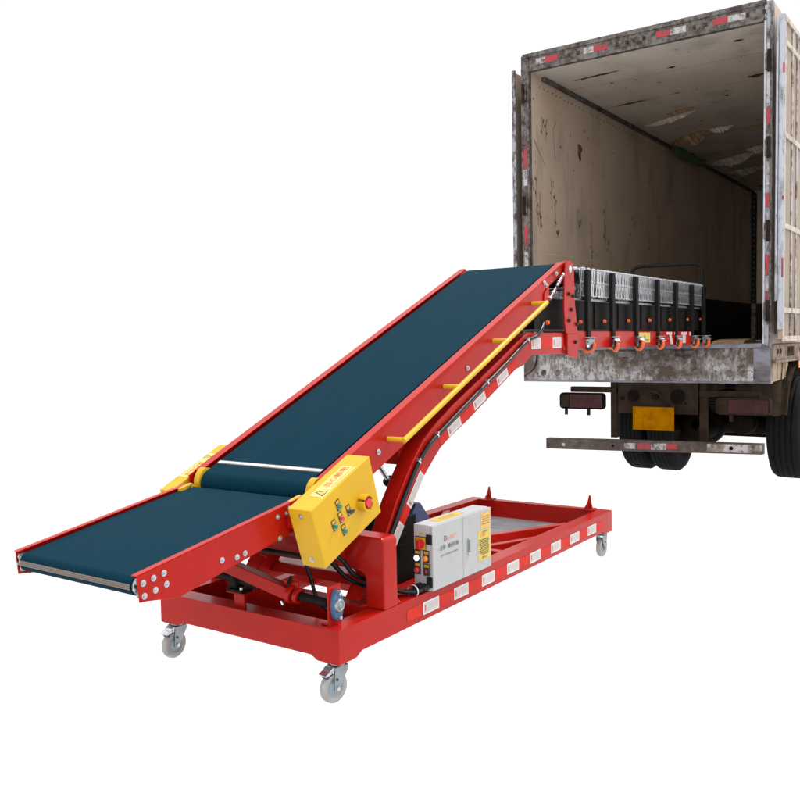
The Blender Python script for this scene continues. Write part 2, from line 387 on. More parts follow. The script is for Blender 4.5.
# --- casters
def caster_parts(name, parent, r, width, swivel, tyre, hub, brake, forkmat='galv', H=None, big=True, label=None):
    """origin at mount plate top; heading +X ; wheel trails"""
    H = H or r*2+.045*(r/.0625)
    k = r/.0625
    f = MB(); zc = -(H-r)
    f.box(-.045*k, .045*k, -.040*k, .040*k, -.004, 0, forkmat)
    f.lathe((0, 0, -.004), (0, 0, -1), [(0, .030*k), (.010*k, .032*k), (.016*k, .024*k), (.018*k, .012*k)], forkmat, 18)
    for s in (-1, 1):
        y0 = s*(width/2+.004*k); y1 = y0+s*.004*k
        P = [(-.034*k, -.018*k), (.034*k, -.018*k), (.036*k, -.034*k), (swivel+.014*k, zc-.002), (swivel+.010*k, zc-.015*k), (swivel-.010*k, zc-.015*k), (swivel-.014*k, zc-.002), (-.034*k, -.05*k)]
        f.prism(P, min(y0, y1), max(y0, y1), forkmat)
        f.cyl((swivel, y1, zc), (swivel, y1+s*.008*k, zc), .009*k, 'silver', 6)
        f.cyl((swivel-.001, y1, zc+.035*k), (swivel-.001, y1+s*.003*k, zc+.035*k), .006*k, 'ink', 8)
    f.box(-.036*k, .036*k, -width/2-.008*k, width/2+.008*k, -.022*k, -.018*k, forkmat)
    root = f.build(name, parent, .0012)
    root.matrix_parent_inverse = Matrix.Identity(4)
    f = MB(); w = width/2
    f.lathe((swivel, 0, zc), (0, 1, 0), [(-w*.80, r*.62), (-w*.95, r*.74), (-w*.92, r*.90), (-w*.6, r*.985), (0, r), (w*.6, r*.985), (w*.92, r*.90), (w*.95, r*.74), (w*.80, r*.62)], tyre, 40)
    wheel = f.build('wheel', root); wheel.matrix_parent_inverse = Matrix.Identity(4)
    f = MB(); f.lathe((swivel, 0, zc), (0, 1, 0), [(-w*.62, .001), (-w*.62, r*.12), (-w*.95, r*.14), (-w*.95, r*.30), (-w*.55, r*.34), (-w*.5, r*.54), (-w*.82, r*.60), (-w*.81, r*.63), (w*.81, r*.63), (w*.82, r*.60), (w*.5, r*.54), (w*.55, r*.34), (w*.95, r*.30), (w*.95, r*.14), (w*.62, r*.12), (w*.62, .001)], hub, 28)
    hb = f.build('hub', root); hb.matrix_parent_inverse = Matrix.Identity(4)
    if brake:
        f = MB()
        f.prism([(-.052*k, -.022*k), (-.036*k, -.014*k), (-.034*k, -.030*k), (-.050*k, -.040*k), (-.078*k, -.046*k), (-.082*k, -.040*k), (-.060*k, -.030*k)], -.022*k, .022*k, 'silver')
        f.prism([(-.050*k, -.046*k), (-.034*k, -.040*k), (-.034*k, -.062*k), (-.046*k, -.066*k)], -.015*k, .015*k, 'hose')
        f.cyl((-.064*k, -.016*k, -.052*k), (-.064*k, .016*k, -.052*k), .007*k, 'navy', 10); f.box(-.030*k, .030*k, -.028*k, .028*k, -.0175*k, -.0142*k, 'hose')
        f.cyl((-.045*k, -.026*k, -.034*k), (-.045*k, .026*k, -.034*k), .005*k, 'silver', 10)
        bk = f.build('brake_pedal', root, .001); bk.matrix_parent_inverse = Matrix.Identity(4)
    if label: root['label'] = label
    return root
lo = Vector(LC.location)
for (x, y, hd, br) in ((2.60, 2.150, -10, 1), (2.60, 3.087, 0, 1), (5.30, 2.150, 0, 0), (5.30, 3.087, 4, 0)):
    c = caster_parts('caster', LC, .0625, .034, -.024 if br else .0, 'tread', 'hub', br, H=.164)
    c.location = Vector((x, y, .164))-lo; c.rotation_euler = (0, 0, R(hd))

# --- lower (infeed) side rails
LP = [(1.76, .672), (1.768, .586), (1.80, .5835), (1.93, .563), (2.565, .689), (2.565, .803)]
def rail(side, yout, poly, t, flange, topseg, botseg, name, label=None, hole=None):
    f = MB(); a, b = span(yout, yout+t, side); f.prism(poly, a, b, 'red')
    (xa, za), (xb, zb) = topseg; a, b = span(yout, yout+flange, side)
    L = math.hypot(xb-xa, zb-za); nx, nz = -(zb-za)/L*.004, (xb-xa)/L*.004
    f.prism([(xa, za), (xb, zb), (xb+nx, zb+nz), (xa+nx, za+nz)], a, b, 'red')
    (xa, za), (xb, zb) = botseg; a, b = span(yout+t+.0005, yout+flange, side)
    f.prism([(xa, za), (xb, zb), (xb, zb+.005), (xa, za+.005)], a, b, 'red')
    return f.build(name, LC, .0018, label)
lowb = [(1.783, .647), (1.825, .654), (1.868, .661), (1.786, .604), (1.831, .613), (1.877, .622), (2.126, .648), (2.199, .643), (2.239, .649), (2.426, .668), (2.418, .751), (2.469, .757), (2.486, .776)]
YC = 2.620
for s in (-1, 1):
    r_ = rail(s, 2.276, LP, .005, .026, ((1.757, .6722), (2.565, .8032)), ((1.80, .585), (2.565, .689)), 'lower_side_rail')
    f = MB(); yy = 2.276 if s < 0 else my(2.276)
    for x, z in lowb: bolt(f, (x, yy+s*.0004, z), (0, s, 0), .0076, .006)
    f.each('bolt', r_)
    # inner end bearing plates beside the nose roller
    f = MB(True); a, b = span(2.284, 2.296, s)
    f.prism([(1.766, .643), (1.86, .643), (1.86, .663), (1.766, .663)], a, b, 'galv'); f.prism([(1.772, .598), (1.86, .598), (1.86, .622), (1.772, .622)], a, b, 'galv')
    f.cyl((1.757, (a+b)/2, .629), (1.80, (a+b)/2, .629), .006, 'silver', 10); f.cyl((1.764, (a+b)/2, .653), (1.78, (a+b)/2, .653), .004, 'silver', 8); f.cyl((1.770, (a+b)/2, .609), (1.78, (a+b)/2, .609), .004, 'silver', 8)
    f.each('bearing_plate', r_, .001)

YC = 2.609
# --- upper side rails
SL = .415
def ztop(x): return .886+.440*(x-2.718)+.004
for s in (-1, 1):
    P = [(2.60, ztop(2.60)), (2.60, ztop(2.60)-.09), (2.66, ztop(2.66)-.165), (4.70, ztop(4.70)-.165), (4.715, ztop(4.715)-.10), (4.715, ztop(4.715))]
    r_ = rail(s, 2.240, P, .006, .044, ((2.635, ztop(2.635)), (4.955, ztop(4.955))), ((2.68, ztop(2.68)-.165), (4.69, ztop(4.69)-.165)), 'upper_side_rail')
    f = MB(True); a, b = span(2.248, 2.256, s)
    f.prism([(4.64, ztop(4.64)-.07), (4.64, ztop(4.64)-.008), (5.0, ztop(5.0)-.008), (5.0, ztop(5.0)-.062)], a, b, 'red')
    a, b = span(2.232, 2.2395, s)
    f.prism([(4.66, ztop(4.66)-.150), (4.66, ztop(4.66)-.075), (4.72, ztop(4.72)-.05), (4.725, ztop(4.725)-.135), (4.70, ztop(4.70)-.160)], a, b, 'red')
    f.prism([(4.74, ztop(4.74)-.145), (4.73, ztop(4.73)-.118), (4.93, ztop(4.93)-.055), (4.93, ztop(4.93)-.085)], a, b, 'red')
    f.each('tension_bracket', r_, .001)
    f = MB(); yy = 2.226 if s < 0 else my(2.226)
    f.cyl((4.715, yy, ztop(4.715)-.125), (4.91, yy, ztop(4.91)-.052), .006, 'silver', 10)
    for t in (.0, .22, .45, .62, .92):
        x = 4.715+.195*t; z = ztop(4.715)-.125+(ztop(4.91)-.052-ztop(4.715)+.125)*t
        f.cyl((x, yy, z), (x+.011, yy, z+.0055), .012, 'silver' if t != .45 else 'black', 6)
    f.build('tension_rod', r_); f = MB()
    for x, z in ((4.67, 1.736), (4.70, 1.722), (4.835, 1.798), (4.725, 1.655), (3.782, 1.271), (3.018, .934)):
        bolt(f, (x, yy-s*.012, z), (0, s, 0), .009, .008)
    f.each('bolt', r_)

# --- belts
def arc(cx, cz, r, a0, a1, n=14): return [(cx+r*math.cos(R(a0+(a1-a0)*i/n)), cz+r*math.sin(R(a0+(a1-a0)*i/n))) for i in range(n+1)]
def beltloop(mb, prof, y0, y1, mat='belt', ny=1):
    n = len(prof); vs = []; t = .004
    for y in (y0, y1): vs += [(p[0], y, p[1]) for p in prof]
    mb.add(vs, [(i, (i+1) % n, (i+1) % n+n, i+n) for i in range(n)], mat, True)
    # thickness strip on both edges
    cx = sum(p[0] for p in prof)/n; cz = sum(p[1] for p in prof)/n
    for y in (y0, y1):
        inn = []
        for i in range(n):
            a = Vector((prof[i-1][0], 0, prof[i-1][1])); c = Vector((prof[(i+1) % n][0], 0, prof[(i+1) % n][1])); d = (c-a).normalized()
            nn = Vector((-d.z, 0, d.x)); p = Vector((prof[i][0], y, prof[i][1]))
            if nn.dot(Vector((cx, y, cz))-p) < 0: nn = -nn
            inn.append(p+nn*t)
        mb.add([(p[0], y, p[1]) for p in prof]+inn, [(i, (i+1) % n, (i+1) % n+n, i+n) for i in range(n)], mat)
al = math.degrees(math.atan(.152))
BY0, BY1 = 2.305, 2.930
prof = arc(1.788, .630, .034, 270+al*0, 90+al, 18)[::1]
prof = arc(1.790, .634, .034, 255, 90+al, 18)+[(2.2, .630+.0425+.158*(2.2-1.788))]+arc(2.572, .761, .034, 90+al, -75, 14)
f = MB(); beltloop(f, prof, BY0, BY1); lb = f.build('lower_belt', LC, label='short lower belt feeding up to the foot of the long incline')
f = MB(); pr2 = arc(1.790, .634, .0352, 196, 160, 5); pts = pr2
for (a, b) in ((193, 183.5), (182, 173), (171.5, 163)):
    q = arc(1.790, .634, .0362, a, b, 3); n = len(q)
    f.add([(p[0], BY0+.001, p[1]) for p in q]+[(p[0], BY1-.001, p[1]) for p in q], [(i, i+1, i+1+n, i+n) for i in range(n-1)], 'lace', True)
f.build('belt_lacing', lb)
f = MB(True)
for (cx, cz) in ((1.790, .634), (2.572, .761)):
    f.cyl((cx, BY0-.012, cz), (cx, BY0-.0005, cz), .030, 'silver', 24); f.cyl((cx, BY1+.0005, cz), (cx, BY1+.012, cz), .030, 'silver', 24)
f.each('roller', lb)
ua = math.degrees(math.atan(.424))
BY1 = 2.911
def uz(x): return .886+.440*(x-2.718)
r1 = .058; ua = math.degrees(math.atan(.440)); sn, cs = math.sin(R(ua)), math.cos(R(ua))
c1 = (2.668, uz(2.668)-r1/cs); r2 = .048; c2 = (4.955, uz(4.955)-r2/cs)
prof = arc(c1[0], c1[1], r1, 300, 90+ua, 20)+[(3.5, uz(3.5)-.001), (4.3, uz(4.3)-.001)]+arc(c2[0], c2[1], r2, 90+ua, -70, 16)
f = MB(); beltloop(f, prof, BY0, BY1); ub = f.build('inclined_belt', LC, label='long dark blue belt on the steep incline')
f = MB(); q = [(2.713, uz(2.713)+.0015), (2.727, uz(2.727)+.0015)]
f.add([(q[0][0], BY0+.002, q[0][1]), (q[1][0], BY0+.002, q[1][1]), (q[1][0], BY1-.002, q[1][1]), (q[0][0], BY1-.002, q[0][1])], [(0, 1, 2, 3)], 'lacewhite')
q = [(2.707, uz(2.707)+.001), (2.731, uz(2.731)+.001)]
f.add([(q[0][0], BY0+.001, q[0][1]), (q[1][0], BY0+.001, q[1][1]), (q[1][0], BY1-.001, q[1][1]), (q[0][0], BY1-.001, q[0][1])], [(0, 1, 2, 3)], 'lace')
f.build('belt_lacing', ub)
f = MB(True); f.cyl((c1[0], BY0-.02, c1[1]), (c1[0], BY1+.02, c1[1]), .03, 'silver', 20); f.cyl((c2[0], BY0-.03, c2[1]), (c2[0], BY1+.03, c2[1]), .03, 'silver', 20)
f.each('roller', ub)

# yellow nip guards beside the bottom roller
for s in (-1, 1):
    f = MB(); a, b = span(2.268, 2.301, s)
    P = arc(c1[0]+.006, c1[1]+.004, r1+.012, 250, 112, 14)+[(2.70, uz(2.70)-.02), (2.72, c1[1]-.02)]
    f.prism(P, a, b, 'yellow'); 
    a, b = span(2.283, 2.302, s)
    f.prism([(2.50, .745), (2.50, .797), (2.566, .812), (2.60, .79), (2.60, .745)], a, b, 'yellow')
    f.cyl((2.55, a-.001, .80), (2.55, a-.006, .80), .006, 'silver', 8)
    f.build('nip_guard', LC, .002)

# --- control box and its twin guard
BP = [(2.43, .786), (2.797, .949), (2.87, .708), (2.508, .55)]
f = MB(); f.prism(BP, 2.120, 2.236, 'yellow'); cb = f.build('control_box', LC, .004, 'yellow control box with push buttons and emergency stop', 3)
dU = Vector((.367, 0, .163)).normalized(); dV = Vector((-.163, 0, .367)).normalized(); FY = 2.120
def label_plate(mb, p, mat):    # little black tag with yellow field above each button
    p = Vector(p)
    def q(u0, u1, v0, v1, m_, off): mb.add([Vector((p.x, FY-off, p.z))+dU*a+dV*b2 for a, b2 in ((u0, v0), (u1, v0), (u1, v1), (u0, v1))], [(0, 1, 2, 3)], m_)
    q(-.013, .013, -.016, .030, 'ink', .0012); q(-.009, .009, .013, .026, 'yellow', .002)
def btn(p, mat, knob=False):
    f = MB(); label_plate(f, p, mat); c = Vector((p[0], FY, p[1])); yv = Vector((0, -1, 0)) 
    c = Vector((p[0], FY-.0012, p[1]))
    f.cyl(c, c+yv*.004, .0115, 'silver', 20); f.cyl(c+yv*.004, c+yv*.010, .009, mat, 20)
    if knob:
        a = c+yv*.010; f.add([a+dU*x+yv*y+Vector((0, 0, 1))*z for x in (-.009, .012) for y in (0, .010) for z in (-.004, .004)],
                             [(0, 1, 3, 2), (4, 6, 7, 5), (0, 4, 5, 1), (2, 3, 7, 6), (0, 2, 6, 4), (1, 5, 7, 3)], mat)
    f.build('push_button' if not knob else 'selector_knob', cb)
def lbl(p): return {'x': p[0], 'y': FY, 'z': p[2]}
for (p, mt, kn) in (((2.593, .777), 'greeninkk', 0), ((2.657, .746), 'ink', 1), ((2.607, .727), 'redplastic', 0), ((2.566, .703), 'greeninkk', 0), ((2.625, .675), 'greeninkk', 0)):
    label_plate_fix = p
    class _P: pass
    _lp = label_plate
    def label_plate(mb, p, mat, _f=_lp): _f(mb, (p[0], 0, p[1]), mat)
    btn(p, mt, kn)
    label_plate = _lp
f = MB(); c = Vector((2.743, FY, .770)); yv = Vector((0, -1, 0))
f.cyl(c, c+yv*.012, .020, 'yellow', 28); f.cyl(c+yv*.012, c+yv*.022, .013, 'redplastic', 24); f.cyl(c+yv*.022, c+yv*.036, .020, 'redplastic', 28, .018)
# broken ring shroud round the stop
for a0, a1 in ((20, 150), (165, 285), (300, 360)):
    n = 12; ri, ro = .027, .035; vs = []
    for i in range(n+1):
        t = R(a0+(a1-a0)*i/n); e = Vector((math.cos(t), 0, math.sin(t)))
        vs += [c+e*ri, c+e*ro, c+e*ro+yv*.034, c+e*ri+yv*.034]
    fs = [(4*i+k, 4*i+(k+1) % 4, 4*i+4+(k+1) % 4, 4*i+4+k) for i in range(n) for k in range(4)]+[(0, 1, 2, 3), (4*n+3, 4*n+2, 4*n+1, 4*n)]
    f.add(vs, fs, 'yellow')
f.build('emergency_stop', cb)
f = MB()
for t in (.12, .86):
    p = Vector((2.43, 2.178, .786)).lerp(Vector((2.508, 2.178, .55)), t); bolt(f, p, (-.95, 0, -.31), .0075, .005)
f.each('screw', cb)
# warning stickers on the top faces
def sticker(parent, yA, yB, u0, u1, body, flip, ox=0, oz=0, k_=1):
    f = MB(); o = Vector((2.43+ox, 0, .786+oz)); nrm = Vector((-.163, 0, .367)).normalized()
    def P(u, y, h=.0012): return o+dU*u+Vector((0, y, 0))+nrm*h
    f.add([P(u0, yA), P(u1, yA), P(u1, yB), P(u0, yB)], [(0, 1, 2, 3)], 'paleyellow')
    ym = (yA+yB)/2; yd = Vector((0, 1, 0)); w = yB-yA
    if not flip: xd, yv2 = dU, yd; uc = u0+.028
    else: xd, yv2 = -dU, -yd; uc = u1-.028
    sg = -1 if flip else 1
    tri = [P(uc-.022*k_, ym-sg*.026*k_, .002), P(uc+.022*k_, ym-sg*.026*k_, .002), P(uc, ym+sg*.028*k_, .002)]
    cen = sum(tri, Vector())/3
    f.add(tri+[cen+(p-cen)*.74 for p in tri], [(0, 1, 4, 3), (1, 2, 5, 4), (2, 0, 3, 5)], 'ink')
    f.text('⚡', .034*k_, P(uc, ym-sg*.008, .0022), xd, yv2, 'redink')
    f.text(body, .038*k_, P((u0+u1)/2+sg*.030, ym+sg*.006, .002), xd, yv2, 'redink')
    for k in range(14):
        a = u0+.065+k*.0118 if not flip else u1-.065-k*.0118-.008
        f.add([P(a, ym-sg*.026*k_, .002), P(a+.008, ym-sg*.026*k_, .002), P(a+.008, ym-sg*.021*k_, .002), P(a, ym-sg*.021*k_, .002)], [(0, 1, 2, 3)], 'orangeink')
    f.build('warning_label', parent)
sticker(cb, 2.127, 2.197, .09, .315, '当心触电', False)
BP2 = [(x+.079, z-.007) for x, z in BP]
f = MB(); f.prism(BP2, 2.992, 3.066, 'yellow'); gb = f.build('drive_guard', LC, .004, 'plain yellow guard box on the far rail with a warning sticker', 3)
sticker(gb, 3.006, 3.060, .11, .315, '当心夹手', True, .079, -.007, .8)
f = MB(True)   # red bracket under guard boxes
for s in (-1, 1):
    a, b = span(2.2365, 2.2755, s); f.box(2.47, 2.55, a, b, .70, .775, 'red')
f.each('guard_bracket', LC, .001)

# --- yellow handrail
f = MB(); HY = 2.150
hx = [(3.094, .983), (3.562, 1.190), (4.054, 1.405), (4.514, 1.612)]
f.tube([(3.086, HY, .979)]+[(4.520, HY, 1.6145)], .0125, 'yellow', 16, smoothpath=False)
f.build('handrail', LC); hr = bpy.data.objects['handrail']
for x, z in hx:
    f = MB(); f.cyl((x, 2.2395, z), (x, HY, z), .0115, 'yellow', 14); f.lathe((x, HY, z), (0, -1, 0), [(0, .0115), (.006, .010), (.0115, .004), (.012, .001)], 'yellow', 14)
    f.build('standoff', hr)

# --- lifting arms
AR = [(2.88, .31), (3.085, .57), (3.158, .687), (3.24, .79), (3.31, .87), (3.395, .952), (3.50, 1.012), (3.649, 1.087), (4.146, 1.302), (4.43, 1.430), (4.48, 1.446), (4.97, 1.448), (4.97, 1.318), (4.53, 1.320), (4.46, 1.285), (4.37, 1.262), (3.821, 1.014), (3.607, .926), (3.54, .893), (3.478, .846), (3.363, .752), (3.281, .655), (3.201, .553), (3.16, .49), (3.02, .31)]
arms = []
for s in (-1, 1):
    f = MB(); a, b = span(2.250, 2.335, s); f.prism(AR, a, b, 'red')
    a, b = span(2.244, 2.249, s)
    f.prism([(4.38, 1.268), (4.36, 1.245), (4.44, 1.262), (4.56, 1.318), (4.56, 1.33), (4.50, 1.335)], *span(2.262, 2.32, s), 'red')
    arm = f.build('lifting_arm', LC, .005, seg=3); arms.append(arm)
f = MB()
tape(f, (3.118, .492), (3.395, .820), .044, [(.02, .125), (.215, .395)], 2.25)
tape(f, (3.530, .925), (4.330, 1.282), .044, [(.085, .215), (.36, .49), (.635, .765)], 2.25)
tape(f, (4.50, 1.386), (4.96, 1.388), .062, [(.02, .14), (.30, .42)], 2.25)
f.build('reflective_tape', arms[0])
f = MB(); f.tube([(2.98, 2.240, .40), (3.05, 2.238, .49), (3.118, 2.238, .582), (3.191, 2.238, .683), (3.266, 2.238, .777), (3.33, 2.238, .850), (3.40, 2.238, .907), (3.484, 2.238, .956), (3.885, 2.238, 1.143), (4.20, 2.238, 1.285), (4.44, 2.238, 1.398), (4.54, 2.230, 1.425), (4.60, 2.226, 1.465), (4.66, 2.24, 1.50)], .0105, 'hose', 12)
f.tube([(4.68, 2.30, 1.33), (4.694, 2.30, 1.31), (4.673, 2.30, 1.252), (4.613, 2.30, 1.219), (4.536, 2.30, 1.199)], .005, 'hose', 8)
f.build('hydraulic_hose', arms[0])
for x, z in ((3.33, .850), (3.49, .959), (3.98, 1.186), (4.45, 1.402)):
    f = MB(); f.lathe((x-.006, 2.238, z-.003), (.9, 0, .42), [(0, .0122), (.010, .0122)], 'silver', 14); f.box(x-.004, x+.006, 2.228, 2.249, z+.009, z+.020, 'silver'); f.build('hose_clip', arms[0])
f = MB(True); f.box(3.31, 3.43, 2.336, my(2.336), .835, .955, 'red')
f.box(4.60, 4.68, 2.336, my(2.336), 1.335, 1.425, 'red')
f.prism([(3.0, .33), (3.10, .33), (3.13, .37), (3.03, .37)], 2.336, my(2.336), 'red')
f.each('arm_crossbeam', LC, .004)

# --- upright end plates and red cantilever beam
for s in (-1, 1):
    f = MB(); a, b = span(2.228, 2.2395, s)
    f.prism([(4.925, 1.60), (4.935, 1.80), (4.950, 1.852), (4.975, 1.880), (5.02, 1.886), (5.058, 1.868), (5.072, 1.83), (5.085, 1.62), (5.115, 1.50), (5.118, 1.44), (4.955, 1.44), (4.935, 1.50)], a, b, 'red')
    a, b = span(2.2285, 2.249, s)
    f.prism([(4.971, 1.4395), (5.122, 1.4395), (5.125, 1.288), (5.02, 1.298), (4.971, 1.312)], a, b, 'red')
    pl = f.build('end_plate', LC, .003)
    f = MB(True); yy = 2.228 if s < 0 else my(2.228)
    for x, z in ((4.985, 1.682), (5.048, 1.672), (5.020, 1.589), (4.985, 1.521)): 
        f.cyl((x, yy, z), (x, yy+s*.012, z), .0135, 'black', 6, .011)
    y2 = 2.2285 if s < 0 else my(2.2285)
    f.cyl((5.08, y2, 1.389), (5.08, y2+s*.012, 1.389), .0135, 'black', 6, .011); f.cyl((5.10, yy, 1.50), (5.10, yy+s*.012, 1.50), .0135, 'black', 6, .011)
    f.lathe((5.018, yy, 1.833), (0, s, 0), [(0, .024), (.003, .024), (.004, .018), (.008, .016), (.010, .001)], 'silver', 20)
    f.each('plate_bolt', pl)
f = MB(); 
for s in (-1, 1):
    a, b = span(2.252, 2.312, s); f.box(5.119, 7.62, a, b, 1.345, 1.455, 'red')
f.box(7.56, 7.615, 2.313, my(2.313), 1.35, 1.45, 'red'); f.box(5.60, 5.66, 2.313, my(2.313), 1.36, 1.43, 'red')
rb = f.build('support_beam', LC, .004)
f = MB(); f.add([(6.28, 2.2508, 1.372), (6.52, 2.2508, 1.372), (6.52, 2.2508, 1.446), (6.28, 2.2508, 1.446)], [(0, 1, 2, 3)], 'sticker')
f.add([(6.385, 2.250, 1.405), (6.415, 2.250, 1.405), (6.40, 2.250, 1.440)], [(0, 1, 2)], 'ink')
for z in (1.380, 1.387, 1.394): f.add([(6.31, 2.250, z), (6.49, 2.250, z), (6.49, 2.250, z+.003), (6.31, 2.250, z+.003)], [(0, 1, 2, 3)], 'ink')
f.build('warning_label', rb)
f = MB()
def blk(x0, x1, z0, z1, sk=0): f.add([(x0+sk, 2.2502, z0), (x1+sk, 2.2502, z0), (x1, 2.2502, z1), (x0, 2.2502, z1)], [(0, 1, 2, 3)], 'whitetape')
blk(6.90, 7.04, 1.430, 1.450); blk(6.965, 7.025, 1.352, 1.430, .045)
blk(7.10, 7.19, 1.428, 1.450); blk(7.125, 7.185, 1.358, 1.428, .03); blk(7.20, 7.25, 1.395, 1.412)
blk(7.28, 7.44, 1.428, 1.450); blk(7.31, 7.40, 1.358, 1.428, .0); blk(7.50, 7.545, 1.42, 1.450); blk(7.57, 7.615, 1.40, 1.450)
f.build('white_marks', rb)  # plain white block shapes on the near beam face

# --- electrical cabinet
CX0, CX1, CY0, CY1, CZ0, CZ1 = 3.18, 3.70, 2.070, 2.172, .303, .598
f = MB(); f.box(CX0, CX1, CY0+.016, CY1, CZ0, CZ1, 'greybox'); cab = f.build('electrical_cabinet', LC, .004, 'light grey switch cabinet on the near rail')
f = MB(); f.box(CX0-.002, 3.4355, CY0, CY0+.0145, CZ0+.002, CZ1-.002, 'greydoor'); f.box(3.4375, CX1+.001, CY0, CY0+.0145, CZ0+.002, CZ1-.002, 'greydoor')
f.cuts = [0, 6]; f.each('cabinet_door', cab, .003)
f = MB(True)
for z in (.535, .345): f.box(CX0-.007, CX0+.004, CY0+.003, CY0+.034, z-.022, z+.022, 'black')
f.each('hinge', cab, .002)
f = MB(); f.prism([(3.474, .415), (3.480, .405), (3.492, .405), (3.498, .415), (3.498, .475), (3.492, .487), (3.480, .487), (3.474, .475)], CY0-.004, CY0-.0005, 'silver')
f.cyl((3.486, CY0-.004, .425), (3.486, CY0-.010, .425), .008, 'hub', 14); f.prism([(3.481, .432), (3.491, .432), (3.491, .478), (3.481, .478)], CY0-.009, CY0-.0045, 'galv')
f.build('door_handle', cab)
f = MB(); CYF = CY0-.0008
def cq(x0, x1, z0, z1, mt, y=CYF): f.add([(x0, y, z0), (x1, y, z0), (x1, y, z1), (x0, y, z1)], [(0, 1, 2, 3)], mt)
cq(3.575, 3.694, .352, .497, 'sticker'); cq(3.605, 3.696, .503, .580, 'kraft')
y2 = CYF-.0006
for i, z in enumerate([.452-.0088*k for k in range(9)]):
    x = 3.585
    random.seed(i)
    while x < 3.672:
        w = random.uniform(.006, .02); cq(x, min(x+w, 3.682), z-.0025, z+.0020, 'ink', y2); x += w+random.uniform(.002, .005)
f.text('警告', .016, (3.630, CYF, .474), (1, 0, 0), (0, 0, 1), 'redink', ext=.001)
f.text('⚠', .014, (3.600, CYF, .473), (1, 0, 0), (0, 0, 1), 'greeninkk', ext=.001)
f.text('请勿打开', .013, (3.634, CYF, .364), (1, 0, 0), (0, 0, 1), 'ink', ext=.001)
f.text('安全操作说明', .0095, (3.640, CYF, .488), (1, 0, 0), (0, 0, 1), 'ink', ext=.001)
for z in (.56, .548, .536, .524): cq(3.615, 3.686, z, z+.003, 'sidesteel', y2)
f.build('door_sticker', cab)
f = MB()
f.add([(3.27, 2.095, CZ1+.0008), (3.50, 2.095, CZ1+.0008), (3.50, 2.15, CZ1+.0008), (3.27, 2.15, CZ1+.0008)], [(0, 1, 2, 3)], 'sticker')
f.text('当心触电', .034, (3.385, 2.122, CZ1+.0008), (1, 0, 0), (0, 1, 0), 'kraft', ext=.001)
f.build('top_sticker', cab)
f = MB()   # door logo and company lines
f.text('DUFFY', .024, (3.332, CYF+.0004, .520), (1, 0, 0), (0, 0, 1), 'orangeink', ext=.001)
f.text('D', .034, (3.280, CYF+.0004, .522), (1, 0, 0), (0, 0, 1), 'ink', ext=.001)
f.text('®', .010, (3.374, CYF+.0004, .529), (1, 0, 0), (0, 0, 1), 'orangeink', ext=.001)
f.text('- 达菲 · 输送机械 -', .0235, (3.315, CYF+.0004, .484), (1, 0, 0), (0, 0, 1), 'ink', ext=.001)
f.text('DUFFY CONVEYOR EQUIPMENT', .0105, (3.315, CYF+.0004, .450), (1, 0, 0), (0, 0, 1), 'ink', ext=.001)
f.build('door_lettering', cab)
# lamps on the side face
def sidebtn(y, z, mt, nm):
    f = MB(); x = CX0-.001
    f.add([(x, y+.017, z-.020), (x, y-.017, z-.020), (x, y-.017, z+.036), (x, y+.017, z+.036)], [(0, 1, 2, 3)], 'ink')
    f.add([(x-.001, y+.012, z+.018), (x-.001, y-.012, z+.018), (x-.001, y-.012, z+.030), (x-.001, y+.012, z+.030)], [(0, 1, 2, 3)], 'yellow')
    f.cyl((x, y, z), (x-.006, y, z), .0155, 'ink', 20); f.lathe((x-.006, y, z), (-1, 0, 0), [(0, .0125), (.006, .012), (.010, .008), (.011, .001)], mt, 20)
    f.build(nm, cab)
sidebtn(2.153, .447, 'lamp', 'indicator_lamp'); sidebtn(2.106, .449, 'amber', 'indicator_lamp')
sidebtn(2.153, .392, 'redplastic', 'indicator_lamp'); sidebtn(2.106, .390, 'darkredplastic', 'push_button')
f = MB(); x = CX0-.001
def sq(y0, y1, z0, z1, mt, k): f.add([(x-k, y1, z0), (x-k, y0, z0), (x-k, y0, z1), (x-k, y1, z1)], [(0, 1, 2, 3)], mt)
sq(2.106, 2.164, .482, .545, 'ink', 0); sq(2.109, 2.161, .485, .541, 'yellow', .001); sq(2.118, 2.146, .553, .561, 'yellow', 0)
f.cyl((x, 2.134, .512), (x-.008, 2.134, .512), .021, 'redplastic', 24); f.box(x-.026, x-.008, 2.127, 2.141, .492, .532, 'redplastic')
f.build('rotary_switch', cab, .001)
f = MB()   # cable glands and bundle leaving the cabinet
for k in range(3):
    f.cyl((CX0, 2.095+k*.022, .326), (CX0-.045, 2.098+k*.022, .322), .0115, 'black', 12); f.cyl((CX0-.012, 2.095+k*.022, .325), (CX0-.024, 2.096+k*.022, .324), .0140, 'black', 6)
    f.tube([(CX0-.04, 2.098+k*.022, .322), (3.09, 2.115+k*.014, .318), (3.04, 2.16+k*.02, .330), (2.99, 2.20, .37+.02*k), (2.96, 2.26, .45), (2.90, 2.30, .50+.01*k)], .0085, 'hose', 10)
f.lathe((3.095, 2.126, .319), (1, 0, 0), [(0, .028), (.008, .028)], 'tapeedge', 16)
f.build('power_cable', cab)

